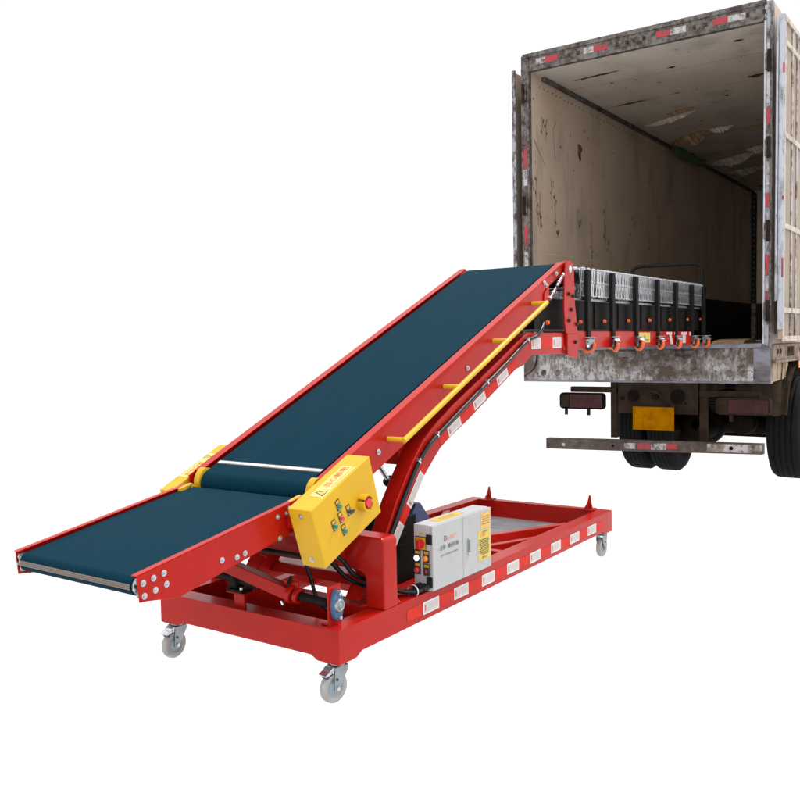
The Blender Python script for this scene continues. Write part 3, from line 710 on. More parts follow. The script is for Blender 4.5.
# --- hydraulic unit behind the portal
f = MB(); f.box(3.26, 3.45, 2.34, 2.62, .272, .578, 'blackpaint'); f.box(3.451, 3.64, 2.37, 2.60, .272, .47, 'blackpaint'); f.box(3.27, 3.34, 2.322, 2.3295, .50, .56, 'chassis'); f.box(3.28, 3.33, 2.322, 2.3295, .40, .46, 'blackpaint')
f.lathe((3.345, 2.50, .5785), (0, 0, 1), [(0, .07), (.02, .07), (.024, .062), (.028, .03), (.03, .001)], 'galv', 24)
f.build('hydraulic_power_unit', LC, .004)
f = MB(); f.prism([(3.48, .46), (3.60, .595), (3.64, .595), (3.78, .44), (3.80, .30), (3.66, .30), (3.66, .48)], 2.44, 2.50, 'navy'); f.build('motor_mount', LC, .004)
f = MB(); a, b = Vector((3.42, 2.58, .86)), Vector((3.66, 2.58, .60)); mid = a.lerp(b, .62)
f.cyl(a, mid, .013, 'silver', 16); f.cyl(mid, b, .026, 'blackpaint', 20); f.lathe(mid, b-a, [(-.02, .013), (-.018, .03), (.0, .03)], 'blackpaint', 18)
f.tube([mid, mid+Vector((.04, -.02, -.01)), mid+Vector((.06, -.02, -.06))], .006, 'hose', 8)
f.build('lift_cylinder', LC)

# --- torsion shaft, bearings, link arm in the front bay
f = MB(); f.cyl((2.62, 2.205, .375), (2.62, 3.03, .418), .018, 'blackpaint', 20)
sh = f.build('torsion_shaft', LC)
f = MB(); f.box(2.58, 2.66, 2.174, 2.180, ZT-.002, .455, 'red'); f.box(2.58, 2.66, 2.181, 2.215, ZT+.0005, ZT+.006, 'red'); br = f.build('bearing_bracket', LC, .002)
f = MB()
P = []
for i in range(28):
    t = 2*math.pi*i/28; rr = .032+.026*abs(math.sin(t))**4; P.append((2.62+rr*math.cos(t)*(.95), .376+rr*1.08*math.sin(t)))
f.prism(P, 2.152, 2.1735, 'blueiron'); f.lathe((2.62, 2.152, .376), (0, -1, 0), [(0, .027), (.010, .025), (.010, .017), (.006, .016), (.006, .012), (.012, .011), (.012, .001)], 'galv', 24)
for dz in (-.048, .048): f.cyl((2.62, 2.152, .376+dz), (2.62, 2.141, .376+dz), .008, 'silver', 6)
f.build('flange_bearing', br, .002)
f = MB(); a, b = Vector((2.60, 2.86, .485)), Vector((2.62, 2.405, .385))
d = (b-a).normalized(); u = Vector((0, 0, 1)); u = (u-d*u.dot(d)).normalized(); w = d.cross(u)
f.add([p+u*i*.027+w*j*.022 for p in (a, b) for i in (-1, 1) for j in (-1, 1)], [(0, 1, 3, 2), (4, 6, 7, 5), (0, 4, 5, 1), (2, 3, 7, 6), (0, 2, 6, 4), (1, 5, 7, 3)], 'red')
f.lathe((2.62, 2.40, .386), d, [(-.012, .022), (-.012, .040), (.012, .040), (.012, .020)], 'red', 22); f.lathe((2.62, 2.365, .383), d, [(-.010, .019), (-.010, .034), (.010, .034), (.010, .019)], 'red', 22)
f.box(2.615, 2.625, 2.36, 2.44, .40, .44, 'red')
f.cyl((2.60, 2.40, .43), (2.63, 2.41, .452), .008, 'black', 8); f.cyl((2.61, 2.44, .335), (2.61, 2.45, .350), .008, 'silver', 6)
f.build('link_arm', LC, .003)
f = MB(); f.box(2.585, 2.655, 2.655, 2.745, .355, .366, 'blackpaint'); f.lathe((2.62, 2.725, .398), (0, -1, 0), [(0, .02), (0, .036), (.03, .036), (.034, .024), (.034, .018)], 'blackpaint', 22)
f.box(2.60, 2.64, 2.70, 2.75, .366, .385, 'blackpaint'); f.cyl((2.60, 2.67, .366), (2.60, 2.67, .378), .009, 'silver', 6); f.cyl((2.60, 2.67, .345), (2.60, 2.67, .330), .008, 'silver', 6)
f.build('pillow_block', LC, .003)
f = MB(); f.box(2.585, 2.60, 2.64, 2.70, ZB+.011, .349, 'red'); f.box(2.585, 2.655, 2.64, 2.75, .349, .3545, 'red'); f.build('bearing_post', LC, .002)
f = MB(); f.cyl((2.50, 2.2370, .588), (2.50, my(2.2815), .588), .010, 'blackpaint', 14); f.build('tie_rod', LC)
f = MB(True); f.tube([(2.70, 2.40, .52), (2.72, 2.38, .42), (2.74, 2.36, .33), (2.78, 2.30, .26)], .008, 'hose', 8)
f.tube([(2.60, 2.22, .64), (2.70, 2.27, .575), (2.79, 2.262, .50), (2.84, 2.245, .435), (2.92, 2.225, .395), (3.06, 2.232, .35)], .010, 'hose', 10); f.tube([(2.62, 2.25, .62), (2.70, 2.30, .555), (2.78, 2.295, .475), (2.84, 2.275, .412), (2.92, 2.245, .370), (3.06, 2.236, .328)], .010, 'hose', 10)
f.each('control_cable', LC)
# red hinge uprights between portal and lower rails
for s in (-1, 1):
    f = MB(); a, b = span(2.30, 2.36, s)
    f.prism([(2.66, .66), (2.74, .66), (2.96, .46), (2.96, .40), (2.70, .58)], a, b, 'red')
    f.build('hinge_strut', LC, .003)
f = MB(); f.box(2.70, 2.76, 2.30, my(2.30), .60, .66, 'red'); f.build('tail_crossbeam', LC, .003)

# ================================================================== ROLLER CONVEYOR
RC = thing('roller_conveyor', (6.6, YC, 1.33), 'expandable silver roller conveyor on black posts with orange casters', 'conveyor')
lr = Vector(RC.location)
f = MB(); f.box(4.66, 7.96, 2.300, 2.306, 1.468, 1.652, 'blackpaint'); f.box(4.66, 7.96, my(2.306), my(2.300), 1.468, 1.652, 'blackpaint')
for s in (-1, 1):
    a, b = span(2.290, 2.2995, s)
    for x in (5.12, 5.55, 5.98, 6.45, 6.9, 7.35): f.box(x, x+.012, a, b, 1.475, 1.648, 'blackpaint')
    for x in (5.44, 5.86, 6.3, 6.8, 7.2, 7.7): f.cyl((x, a, 1.615), (x, b+.0 if s > 0 else a-.006, 1.615), .009, 'silver', 8)
f.box(4.66, 7.96, 2.307, my(2.307), 1.468, 1.474, 'blackpaint')
hs = f.build('side_skirt', RC, .001)
f = MB(True)
for s in (-1, 1):
    a, b = span(2.286, 2.312, s); f.box(4.66, 7.97, a, b, 1.654, 1.668, 'galv')
f.each('chassis_rail', RC, .001)
f = MB()
for i in range(42):
    x = 5.21+i*(2.80/41); z = 1.850+.014*(i/41)+random.uniform(-.001, .001)
    f.cut(); f.cyl((x, 2.30, z), (x, my(2.30), z), .019, 'silver', 14); f.cyl((x, 2.285, z), (x, 2.30, z), .008, 'galv', 8)
f.each('roller', RC)
f = MB(True); f.cyl((5.16, 2.32, 1.78), (5.16, my(2.32), 1.78), .045, 'black', 24); f.cyl((5.25, 2.30, 1.73), (5.25, my(2.30), 1.73), .012, 'galv', 10); f.each('drive_roller', RC)
posts_x = (5.335, 5.760, 6.217, 6.690, 7.139, 7.571, 7.925)
for s in (-1, 1):      # scissor side lattice: crossing flat bars with pivots
    f = MB(); random.seed(3)
    def bar(x0, z0, x1, z1, y):
        d = Vector((x1-x0, 0, z1-z0)).normalized(); n2 = Vector((-d.z, 0, d.x))*.0064
        a = Vector((x0, y, z0)); b = Vector((x1, y, z1)); t = Vector((0, .0016, 0))
        f.add([a-n2-t, a+n2-t, b+n2-t, b-n2-t, a-n2+t, a+n2+t, b+n2+t, b-n2+t], [(0, 1, 2, 3), (7, 6, 5, 4), (0, 4, 5, 1), (1, 5, 6, 2), (2, 6, 7, 3), (3, 7, 4, 0)], 'silver')
    xs = [5.275]
    while xs[-1] < 7.93: xs.append(xs[-1]+random.choice((.052, .056, .060)) if len(xs) > 3 else xs[-1]+.085)
    ya = 2.272 if s < 0 else my(2.272)
    for x in xs[:-1]:
        for k in (0, 1):
            zt, zm, zb_ = 1.860, 1.772, 1.682
            xx = x+k*.027; lean = .030+random.uniform(-.006, .006)
            bar(xx-lean/2, zb_, xx+lean/2, zt, ya-.004*s*-1); bar(xx+lean/2, zb_, xx-lean/2, zt, ya+.004*s*-1)
            for z in (zt, zm, zb_): f.cyl((xx+(0 if z == zm else lean/2), ya, z), (xx+(0 if z == zm else lean/2), ya+s*.009, z), .0065, 'silver', 6)
    f.build('scissor_lattice', RC)
proto = None
hd = [-72, 44, 60, 50, 42, 64, 50]
def small_caster():
    return caster_parts('caster', RC, .047, .024, -.012, 'orange', 'ink', True, H=.106)
for s in (-1, 1):
    for i, x in enumerate(posts_x):
        f = MB(); a, b = span(2.238, 2.266, s); f.box(x-.024, x+.024, a, b, 1.420, 1.850, 'blackpaint')
        f.box(x-.018, x+.018, *span(2.2665, 2.2845, s), 1.655, 1.685, 'blackpaint')
        f.prism([(x+.026, 1.425), (x+.032, 1.425), (x+.032, 1.70), (x+.026, 1.70)], *span(2.250, 2.256, s), 'galv')
        f.build('leg', RC, .002)
        if proto is None:
            proto = small_caster(); c = proto
        else:
            c = proto.copy(); COL.objects.link(c)
            for ch in list(proto.children):
                d = ch.copy(); COL.objects.link(d); d.parent = c
        yy = 2.238-.004 if s < 0 else my(2.234)
        c.location = Vector((x, yy, 1.419))-lr; c.rotation_euler = (0, 0, R(hd[i]))
for i, x in enumerate((4.80, 5.287, 5.692, 6.148, 6.596, 7.074, 7.555, 7.93)):
    f = MB(); f.cyl((x, 2.2995, 1.508+.008*i), (x, 2.286, 1.508+.008*i), .007, 'blackpaint', 10); f.cyl((x, 2.286, 1.508+.008*i), (x, 2.270, 1.508+.008*i), .016, 'orange', 5, .011)
    f.build('lock_knob', RC)
f = MB(); hxx = 8.03
f.tube([(hxx, 2.30, 1.66), (hxx, 2.30, 1.95), (hxx, 2.305, 2.035), (hxx, 2.345, 2.062), (hxx, 2.42, 2.066), (hxx, 2.75, 2.072), (hxx, 2.86, 2.072), (hxx, 2.925, 2.052), (hxx, 2.94, 1.99), (hxx, 2.94, 1.66)], .017, 'blackpaint', 14)
f.build('push_handle', RC)

# ================================================================== BOX TRUCK
XT, YR, YL, TZ, BZ = 8.0, 1.706, 4.067, 4.222, .990
XF = 17.1; FZ = 1.335
TR = thing('box_truck', (12.5, 2.89, 0), 'old weathered box truck with its rear doors folded open', 'truck')
f = MB(); f.box(XF+.001, XF+.08, YR+.004, YL-.004, FZ, TZ-.004, 'wall'); f.build('front_wall', TR)
f = MB(); f.box(XT+.06, XF, YR+.004, YR+.06, FZ, TZ-.004, 'wall'); f.build('right_side_wall', TR)
f = MB(); f.box(XT+.06, XF, YR+.061, 3.989, 4.075, TZ-.006, 'ceil'); random.seed(21)
for x, y in [(random.uniform(8.3, 12.5), random.uniform(1.9, 3.85)) for _ in range(46)]:
    n = 7; q_ = random.choice((.25, .3, .4, .5, .9)); P = [(x+random.uniform(.3, 1)*.045*q_*math.cos(6.283*i/n), y+random.uniform(.3, 1)*.07*q_*math.sin(6.283*i/n), 4.0738) for i in range(n)]; f.add(P, [list(range(n))], 'crack')
cl = f.build('roof', TR)
f = MB(); f.box(XT+.10, XF, YR+.02, YL-.02, FZ-.08, FZ-.002, 'plywood'); f.build('cargo_floor', TR)
f = MB(True); f.box(8.3, XF-.002, 3.983, 3.9895, FZ-.001, 2.008, 'kick'); f.box(XF-.008, XF, YR+.07, 3.982, FZ-.001, 2.008, 'kick'); f.box(8.3, XF-.009, YR+.0605, YR+.066, FZ-.001, 2.008, 'kick'); f.each('kick_panel', TR)
# edge trims, corner angle with holes
f = MB(); f.box(XT+.30, XF, 3.945, 3.9825, 4.035, 4.0745, 'header'); f.build('ceiling_trim', TR, .003)
f = MB(); f.box(XF-.05, XF-.009, 3.90, 3.9822, 2.010, 4.03, 'kick'); f.box(XF-.05, XF-.009, 3.90, 3.9822, 1.36, 2.006, 'sidesteel')
for k in range(26): f.box(XF-.052, XF-.0505, 3.93, 3.95, 1.45+k*.1, 1.48+k*.1, 'rivet')
f.build('corner_angle', TR)
f = MB(); random.seed(5)
for k in range(90):
    x = 8.25+k*.1; f.cyl((x, 3.9895, 3.965+random.uniform(-.01, .01)), (x, 3.984, 3.965), .008, 'rivet', 6)
rivets = f
# scratches, dents and marks on the lining
f = MB(); random.seed(11)
def mark(x, z, pts, w, mat='scuff'):
    for a, b in zip(pts[:-1], pts[1:]):
        d = Vector((b[0]-a[0], 0, b[1]-a[1])); L = d.length or 1; n2 = Vector((-d.z, 0, d.x))/L*w/2; o = Vector((x, 3.9885, z))
        A = Vector((a[0], 0, a[1])); B = Vector((b[0], 0, b[1]))
        f.add([o+A-n2, o+B-n2*.5, o+B+n2*.5, o+A+n2], [(0, 1, 2, 3)], mat)
def blot(x, z, r, mat='scuff', sx=1, sz=1, n=11):
    P = [(x+math.cos(2*math.pi*i/n)*r*sx*random.uniform(.45, 1.15), 3.988, z+math.sin(2*math.pi*i/n)*r*sz*random.uniform(.45, 1.15)) for i in range(n)]
    f.add(P, [list(range(n))], mat)
blot(9.25, 3.50, .085, 'scuff'); blot(9.27, 3.42, .04, 'header'); blot(8.75, 3.45, .02); blot(9.0, 3.62, .02, 'sidesteel')
for (x, z, h) in ((8.34, 3.63, .16), (8.38, 3.59, .22), (8.52, 2.93, .3), (8.16, 2.88, .34), (8.10, 3.0, .18), (9.21, 2.78, .20), (9.26, 2.71, .10), (9.97, 2.75, .30), (10.0, 2.67, .26), (10.94, 2.88, .22), (11.9, 3.03, .10), (11.5, 2.70, .24), (8.68, 2.55, .12), (10.09, 2.53, .18), (8.2, 2.75, .35), (8.27, 2.62, .22), (8.6, 2.75, .3), (9.6, 2.5, .5)):
    pts = [(0, 0)]
    for k in range(7): pts.append((pts[-1][0]+random.uniform(-.022, .022), pts[-1][1]+h/7*random.uniform(.5, 1.3)))
    mark(x, z-h/2, pts, .012, random.choice(('scuff', 'scuff', 'sidesteel')))
    for k in range(3): blot(x+random.uniform(-.05, .05), z+random.uniform(-h, h)*.6, random.uniform(.008, .022), 'scuff', .8, 1.4)
mark(8.12, 3.42, [(0, 0), (.25, -.22)], .012); mark(8.62, 3.30, [(0, 0), (-.05, .3), (.04, .42)], .010)
mark(8.4, 2.30, [(0, 0), (1.0, .02), (2.2, -.03), (3.2, .01)], .008, 'flap'); mark(9.0, 2.22, [(0, 0), (.9, -.02), (1.7, 0)], .006, 'flap')
for k in range(60):
    blot(random.uniform(8.1, 14), random.uniform(2.1, 3.95), random.uniform(.005, .014), random.choice(('scuff', 'sidesteel')), 1, 1.5, 7)
for z in (2.9, 3.2): blot(8.14, z, .02, 'truckred', 1, .6, 6)
f.box(XT+.06, XF, 3.99, YL-.004, FZ, TZ-.004, 'wall'); lw = f.build('left_side_wall', TR); rivets.build('rivet_line', lw)
# torn ceiling boards
f = MB(); random.seed(21)
def tear(p0, p1, w, drop, mats=('crack', 'flap')):
    f.cut()
    n = 14; a = Vector((p0[0], p0[1], 4.0735)); b = Vector((p1[0], p1[1], 4.0735)); vs = []; vt = []
    for i in range(n+1):
        t = i/n; c = a.lerp(b, t); ww = w*(math.sin(math.pi*min(1, t*1.02))**.6+.08)*random.uniform(.5, 1.2)
        vs += [c+Vector((-ww*.5, 0, 0)), c+Vector((ww*.5, 0, 0))]
        dz = drop*math.sin(math.pi*t)*random.uniform(.6, 1.1)
        vt += [c+Vector((-ww*.45, 0, -.001)), c+Vector((ww*.35, 0, -.003-dz))]
    q = [(2*i, 2*i+1, 2*i+3, 2*i+2) for i in range(n)]
    f.add(vs, q, mats[0])
    if drop > 0: f.add(vt, q, mats[1])
tear((8.62, 3.78), (8.58, 3.26), .05, .0); tear((9.86, 3.82), (9.80, 3.40), .05, .0)
tear((10.98, 3.86), (10.60, 3.10), .10, .05, ('crack', 'flap')); tear((10.6, 3.45), (10.45, 3.08), .12, .03, ('crack', 'flapbrown'))
tear((12.25, 3.93), (11.7, 3.22), .34, .10, ('flapbrown', 'flapbrown')); tear((11.95, 3.40), (11.93, 1.78), .10, .02, ('crack', 'flapbrown')); tear((11.72, 3.28), (11.65, 2.95), .12, .06, ('crack', 'flap'))
tear((14.0, 3.88), (13.5, 3.1), .28, .10, ('crack', 'flap')); tear((13.3, 3.2), (13.1, 2.8), .2, .08, ('crack', 'flap')); tear((14.9, 3.9), (14.7, 3.2), .3, .08, ('crack', 'flap')); tear((16.6, 3.8), (16.5, 2.3), .2, .05, ('crack', 'crack'))
f.each('torn_lining', cl); f = MB()
tear((9.62, 2.30), (9.60, 2.12), .05, .02, ('crack', 'crack'))
f.build('torn_lining', cl); f = MB()
for x in (8.9, 9.75, 11.3, 13.0): f.cut(); f.box(x, x+.008, YR+.07, 3.94, 4.0725, 4.0748, 'flapbrown')
f.each('board_seam', cl)
f = MB(); random.seed(9); P = []
n = 10; vs = []
for i in range(n+1):
    t = i/n; x = 12.25+1.45*t; vs += [(x, 3.90+random.uniform(-.02, .01), 4.06), (x, 3.935, 4.005-.045*math.sin(math.pi*t)+random.uniform(-.02, .02)), (x, 3.855+random.uniform(-.03, .03), 4.055)]
f.add(vs, [(3*i, 3*i+1, 3*i+4, 3*i+3) for i in range(n)]+[(3*i, 3*i+3, 3*i+5, 3*i+2) for i in range(n)], 'green')
f.build('green_lining', TR, label='torn dark green strip hanging at the ceiling edge')

# rear frame
f = MB(); f.box(XT, XT+.055, YR+.07, YL-.09, 4.062, TZ, 'header'); f.box(XT-.012, XT-.0005, YR+.05, YL-.02, TZ-.03, TZ+.012, 'header'); f.box(XT-.008, XT-.0005, YR+.07, YL-.09, 4.058, 4.085, 'header')
hdx = f.build('rear_header', TR, .004)
f = MB(True)
for y0, y1, mt in ((3.90, 3.80, 'truckwhite'), (3.80, 3.665, 'truckred'), (3.40, 3.30, 'truckwhite'), (3.30, 3.16, 'truckred'), (2.704, 2.577, 'truckred'), (2.577, 2.434, 'truckwhite'), (2.20, 2.074, 'truckred'), (2.074, 1.925, 'truckwhite')):
    f.box(XT-.003, XT-.0006, y1+.002, y0, 4.112, 4.168, mt)
f.each('marker_tape', hdx)
f = MB()
for y in (3.50, 3.02, 2.86, 2.31, 1.86, 1.82):
    f.cut(); f.lathe((XT-.001, y, 4.135), (-1, 0, 0), [(0, .045), (.012, .038), (.02, .03), (.022, .001)], 'header', 10); f.box(XT-.016, XT-.001, y-.06, y+.06, 4.120, 4.150, 'crack')
f.each('hinge_lug', hdx, .002)
for side in (-1, 1):
    f = MB()
    a, b = (YR, YR+.068) if side < 0 else (YL-.085, YL-.001)
    f.box(XT, XT+.058, a, b, BZ+.25, TZ-.001, 'post' if side < 0 else 'header')
    f.box(XT-.006, XT-.0005, a if side < 0 else b-.018, a+.018 if side < 0 else b, FZ, 4.10, 'header'); f.box(XT-.010, XT-.0005, b-.016 if side < 0 else a, b if side < 0 else a+.018, FZ, 4.06, 'aluedge' if side < 0 else 'header')
    po = f.build('corner_post', TR, .003)
    f = MB(True); random.seed(side+3)
    sp = ((3.35, 3.9, 'truckwhite'), (3.20, 3.34, 'truckred'), (2.62, 2.95, 'truckwhite'), (2.50, 2.62, 'truckred'), (1.92, 2.10, 'truckred'), (1.80, 1.90, 'truckwhite'), (1.60, 1.79, 'truckred')) if side < 0 else ((3.12, 3.34, 'truckred'), (2.95, 3.11, 'truckwhite'), (2.35, 2.55, 'truckred'), (2.15, 2.3, 'truckwhite'))
    for z0, z1, mt in sp: f.box(XT-.004, XT-.0006, a+.022, b-.020, z0, z1, mt)
    f.each('marker_tape', po)
    f = MB()
    for z in ((3.72, 3.0, 2.30, 1.62) if side < 0 else (3.85, 2.75, 2.02)):
        yc = (a+b)/2; f.cut(); f.box(XT-.022, XT-.0006, yc-.022, yc+.024, z-.07, z+.07, 'header'); f.cyl((XT-.026, yc-.01*side*-1, z-.09), (XT-.026, yc-.01*side*-1, z+.09), .016, 'chassis', 10)
    f.each('door_hinge', po, .003)

# rear sill beam
f = MB(); f.box(XT, XT+.09, YR-.001, YL+.001, BZ, FZ-.034, 'bumpersteel'); f.box(XT-.012, XT+.099, YR+.071, YL-.088, FZ-.033, FZ+.004, 'ledge')
f.box(XT-.006, XT-.0005, YR, YL, BZ, BZ+.018, 'ledge'); f.box(XT-.005, XT-.0005, YR, YR+.14, BZ+.019, FZ-.034, 'ledge'); f.box(XT-.004, XT-.0005, YL-.02, YL, BZ+.019, FZ-.034, 'header')
sill = f.build('rear_sill', TR, .003)
f = MB()
for y in (2.43, 3.0):
    f.cut(); f.lathe((XT-.0006, y, FZ-.075), (-1, 0, 0), [(0, .055), (.004, .055), (.010, .045)], 'header', 12)
    f.box(XT-.014, XT-.001, y-.10, y+.10, FZ-.105, FZ-.05, 'header')
for y in (1.93, 2.05, 3.7, 3.85, 2.75): f.cut(); f.lathe((XT-.0006, y, 1.08), (-1, 0, 0), [(0, .032), (.006, .026), (.008, .001)], 'header', 12)
f.each('hinge_lug', sill, .004)
f = MB(); f.prism([(XT+.10, FZ-.06), (XT+.10, BZ+.01), (XT+.55, BZ+.02), (XT+.72, BZ+.14), (XT+.72, FZ-.06)], YR, YR+.05, 'beige')
for x in (8.25, 8.42, 8.58): f.box(x, x+.012, YR-.006, YR-.0005, BZ+.03, FZ-.07, 'sidesteel')
f.build('side_apron', TR, .003)
f = MB(); f.box(XT+.06, XF, YR-.012, YR+.0025, FZ-.155, FZ-.008, 'sidesteel'); f.box(XT+.06, XF, YR-.03, YR-.0125, FZ-.168, FZ-.146, 'sidesteel')
for x in (8.2, 8.32, 8.7, 8.82, 9.2, 9.4): f.cyl((x, YR-.012, FZ-.07), (x, YR-.022, FZ-.07), .022, 'crack', 8)
f.box(8.62, 8.92, YR-.0135, YR-.0125, FZ-.12, FZ-.03, 'crack')
f.build('side_rail', TR, .003)
f = MB(); f.box(9.02, 9.10, YR-.04, YR-.0305, FZ-.24, FZ-.172, 'amber'); f.box(9.10, 9.14, YR-.04, YR-.0305, FZ-.26, FZ-.172, 'truckwhite'); f.build('side_marker_lamp', TR, .004)

# folded rear doors
def folded_door(yo, yi, near, x0=7.985, x1=9.16):
    f = MB(); z0, z1 = FZ+.02, 4.085 if near else 4.10
    f.box(x0+.02, x1, min(yo, yi)+.012, max(yo, yi)-.004, z0+.02, z1-.02, 'doorpanel')
    d = f.build('rear_door', TR, label='open rear door folded flat against the truck side' if near else None)
    f = MB()
    f.box(x0, x0+.019, min(yo, yi), max(yo, yi), z0+.10 if near else z0, z1, 'aluedge' if near else 'post')
    f.build('door_edge', d, .004)
    if near:
        f = MB(True)
        a, b = min(yo, yi), min(yo, yi)+.0118
        for z in (z0, 1.60, 2.315, 3.075, 3.84, z1-.05):
            f.box(x0+.02, x1, a-.004, b, z, z+.045, 'doorrib')
        f.each('door_rib', d, .004)
        f = MB(True)
        for x in (x0+.021, 8.30, 8.50, 8.78, 9.10): f.box(x, x+.040 if x < 8.1 else x+.05, a+.001, b+.0002, z0+.046, z1-.051, 'doorrib' if x < 8.1 or x > 8.6 else 'barlight')
        f.each('door_post', d, .003)
        f = MB(True)
        for z, h in ((3.60, .08), (1.9, .16), (2.55, .03)): f.box(x0-.003, x0-.0006, a+.002, a+.016, z, z+h, 'truckred')
        f.each('marker_tape', d)
    return d
folded_door(1.606, 1.655, True); folded_door(4.125, 4.165, False, 7.985, 9.10)
f = MB(); f.cyl((7.97, 1.664, 1.70), (7.97, 1.664, 4.06), .010, 'aluedge', 10); f.cyl((7.97, 1.664, 1.42), (7.97, 1.664, 1.66), .007, 'chassis', 8); f.build('lock_rod', TR)

# chassis and axle
f = MB(True); f.box(8.12, 16.8, 3.02, 3.10, .90, 1.25, 'chassis'); f.box(8.12, 16.8, 2.28, 2.36, .90, 1.25, 'chassis')
for x in (8.6, 9.8, 11, 13, 15): f.box(x, x+.12, YR+.1, YL-.08, 1.10, FZ-.082, 'chassis')
f.each('chassis_rail', TR, .005)
f = MB(); P = [(2.33, .985), (3.08, .985), (3.08, .70), (2.33, .70)]
f.box(8.02, 8.035, 2.33, 3.082, .70, .988, 'chassis')
rp = f.build('rear_panel', TR, .003)
f = MB(True)
for y, z, r in ((2.93, .865, .058), (2.51, .862, .068), (3.035, .84, .020), (2.44, .80, .010)):
    f.cyl((8.0195, y, z), (8.012, y, z), r, 'dirtyblack', 24)
f.each('lamp_hole', rp)
f = MB(); f.tube([(8.018, 2.77, .90), (7.985, 2.76, .92), (7.975, 2.72, .91), (7.985, 2.68, .90), (8.018, 2.67, .86)], .014, 'chassis', 10); f.box(7.99, 8.0195, 2.69, 2.75, .835, .875, 'dirtyblack'); f.build('tow_hook', rp, .003)
f = MB(); f.box(7.985, 7.995, 2.535, 2.925, .545, .765, 'plate'); f.box(7.975, 7.9845, 2.52, 2.56, .77, .79, 'chassis'); pln = f.build('number_plate', TR, .004)
f = MB()
for y, z, w, h, mt in ((2.54, .655, .095, .105, 'a'), (2.635, .655, .095, .105, 'b'), (2.73, .655, .095, .105, 'a2'), (2.54, .55, .19, .10, 'c')): pass
for y in (2.30, 3.12):
    pass
f = MB(True)
for y0, y1, zb_ in ((3.10, 3.165, .455), (2.255, 2.32, .465)): f.box(8.04, 8.10, y0, y1, zb_, .99, 'chassis')
f.each('bar_hanger', TR, .004)
f = MB(); f.prism([(1.755, .375), (1.755, .470), (3.81, .430), (3.81, .322), (3.2, .335)], 7.96, 8.035, 'barsteel', 'X')
ub_ = f.build('underrun_bar', TR, .004)
f = MB(True)
def bq(y0, y1, mt, h0=.018, h1=.078, dx=.0015):
    def zz(y): return .375+(.322-.375)*(y-1.755)/2.055
    P = [(y0, zz(y0)+h0), (y0, zz(y0)+h1), (y1, zz(y1)+h1), (y1, zz(y1)+h0)]; f.prism(P, 7.96-dx, 7.9596, mt, 'X')
bq(2.74, 2.87, 'truckred'); bq(2.60, 2.74, 'truckwhite'); bq(2.50, 2.60, 'truckred', .03, .075); bq(1.76, 2.23, 'barlight', .012, .085); bq(2.89, 3.0, 'barlight', .02, .075, .001)
f.each('marker_tape', ub_)
f = MB(True); f.cyl((7.9575, 3.62, .372), (7.9595, 3.62, .372), .016, 'lamp' if False else 'truckwhite', 14); f.cyl((7.957, 2.02, .418), (7.9585, 2.02, .418), .018, 'dirtyblack', 14); f.cyl((7.957, 3.11, .385), (7.9595, 3.11, .385), .012, 'dirtyblack', 12)
f.each('bolt_hole', ub_)
for (ya, yb, z0, z1, mt, lbl_) in ((3.21, 3.675, .725, .885, 'lens', 'dark left tail lamp cluster'), (1.700, 2.165, .712, .862, 'lens', 'dusty dark red right tail lamp cluster')):
    f = MB(); r = .035; P = []
    for cx, cz, a0 in ((yb-r, z1-r, 0), (ya+r, z1-r, 90), (ya+r, z0+r, 180), (yb-r, z0+r, 270)):
        P += [(cx+r*math.cos(R(a0+t)), cz+r*math.sin(R(a0+t))) for t in (0, 30, 60, 90)]
    f.prism(P, 7.99, 8.05, 'dirtyblack' if ya > 3 else 'chassis', 'X'); lm = f.build('tail_lamp', TR, .006, lbl_)
    f = MB(); f.box(7.982, 7.9895, ya+.02, yb-.11, z0+.015, z1-.015, 'lens'); f.box(7.983, 7.9895, yb-.105, yb-.02, z0+.018, z1-.018, 'chassis'); f.build('lens', lm, .006)
    f = MB(); zz0 = z1+.004
    f.box(8.03, 8.09, min(3.10, ya-.0) if ya > 3 else 1.80, yb-.10 if ya > 3 else 2.32, zz0, zz0+.055, 'chassis')
    for y in ((ya+.15, yb-.08) if ya > 3 else (2.02,)): f.box(8.0, 8.02, y, y+.03, z0-.06, z0-.001, 'chassis')
    f.build('lamp_bracket', lm, .004)
# axle, springs, wheels
AX, WR = 9.25, .505
f = MB(); f.cyl((AX, 2.0, WR), (AX, 3.0, WR), .085, 'dirtyblack', 20); f.build('axle', TR); f = MB(); f.lathe((AX-.25, 2.62, WR), (1, 0, 0), [(0, .05), (.05, .16), (.15, .22), (.3, .22), (.45, .10)], 'dirtyblack', 24)
f.build('differential', TR)
f = MB(); 
for y in (2.40, 2.80):
    f.cut()
    for k in range(6): f.prism([(AX-.75+.08*k, .86-.035*k), (AX, .70-.018*k), (AX+.75-.08*k, .86-.035*k), (AX+.75-.08*k, .84-.035*k), (AX, .68-.018*k), (AX-.75+.08*k, .84-.035*k)], y-.045, y+.045, 'dirtyblack')
f.each('leaf_spring', TR)
f = MB(); f.box(10.0, 10.9, 2.0, 3.0, .42, 1.05, 'dirtyblack'); f.build('fuel_tank', TR, .02); f = MB(); f.box(8.75, 9.9, 1.96, 2.27, .90, 1.08, 'dirtyblack'); f.build('wheel_arch', TR, .02)
f = MB(True)
f.lathe((8.75, 2.13, .56), (1, 0, 0), [(0, .001), (0, .10), (.10, .11), (.22, .11), (.26, .06)], 'dirtyblack', 20)
f.lathe((8.8, 2.50, .47), (1, 0, 0), [(0, .001), (.0, .07), (.1, .08), (.25, .08)], 'dirtyblack', 20)
f.each('brake_chamber', TR)
f = MB(); f.box(9.96, 9.99, 1.98, 3.30, .31, 1.10, 'dirtyblack'); f.build('underbody_fill', TR)  # dark sheet added to close the white gaps under the truck
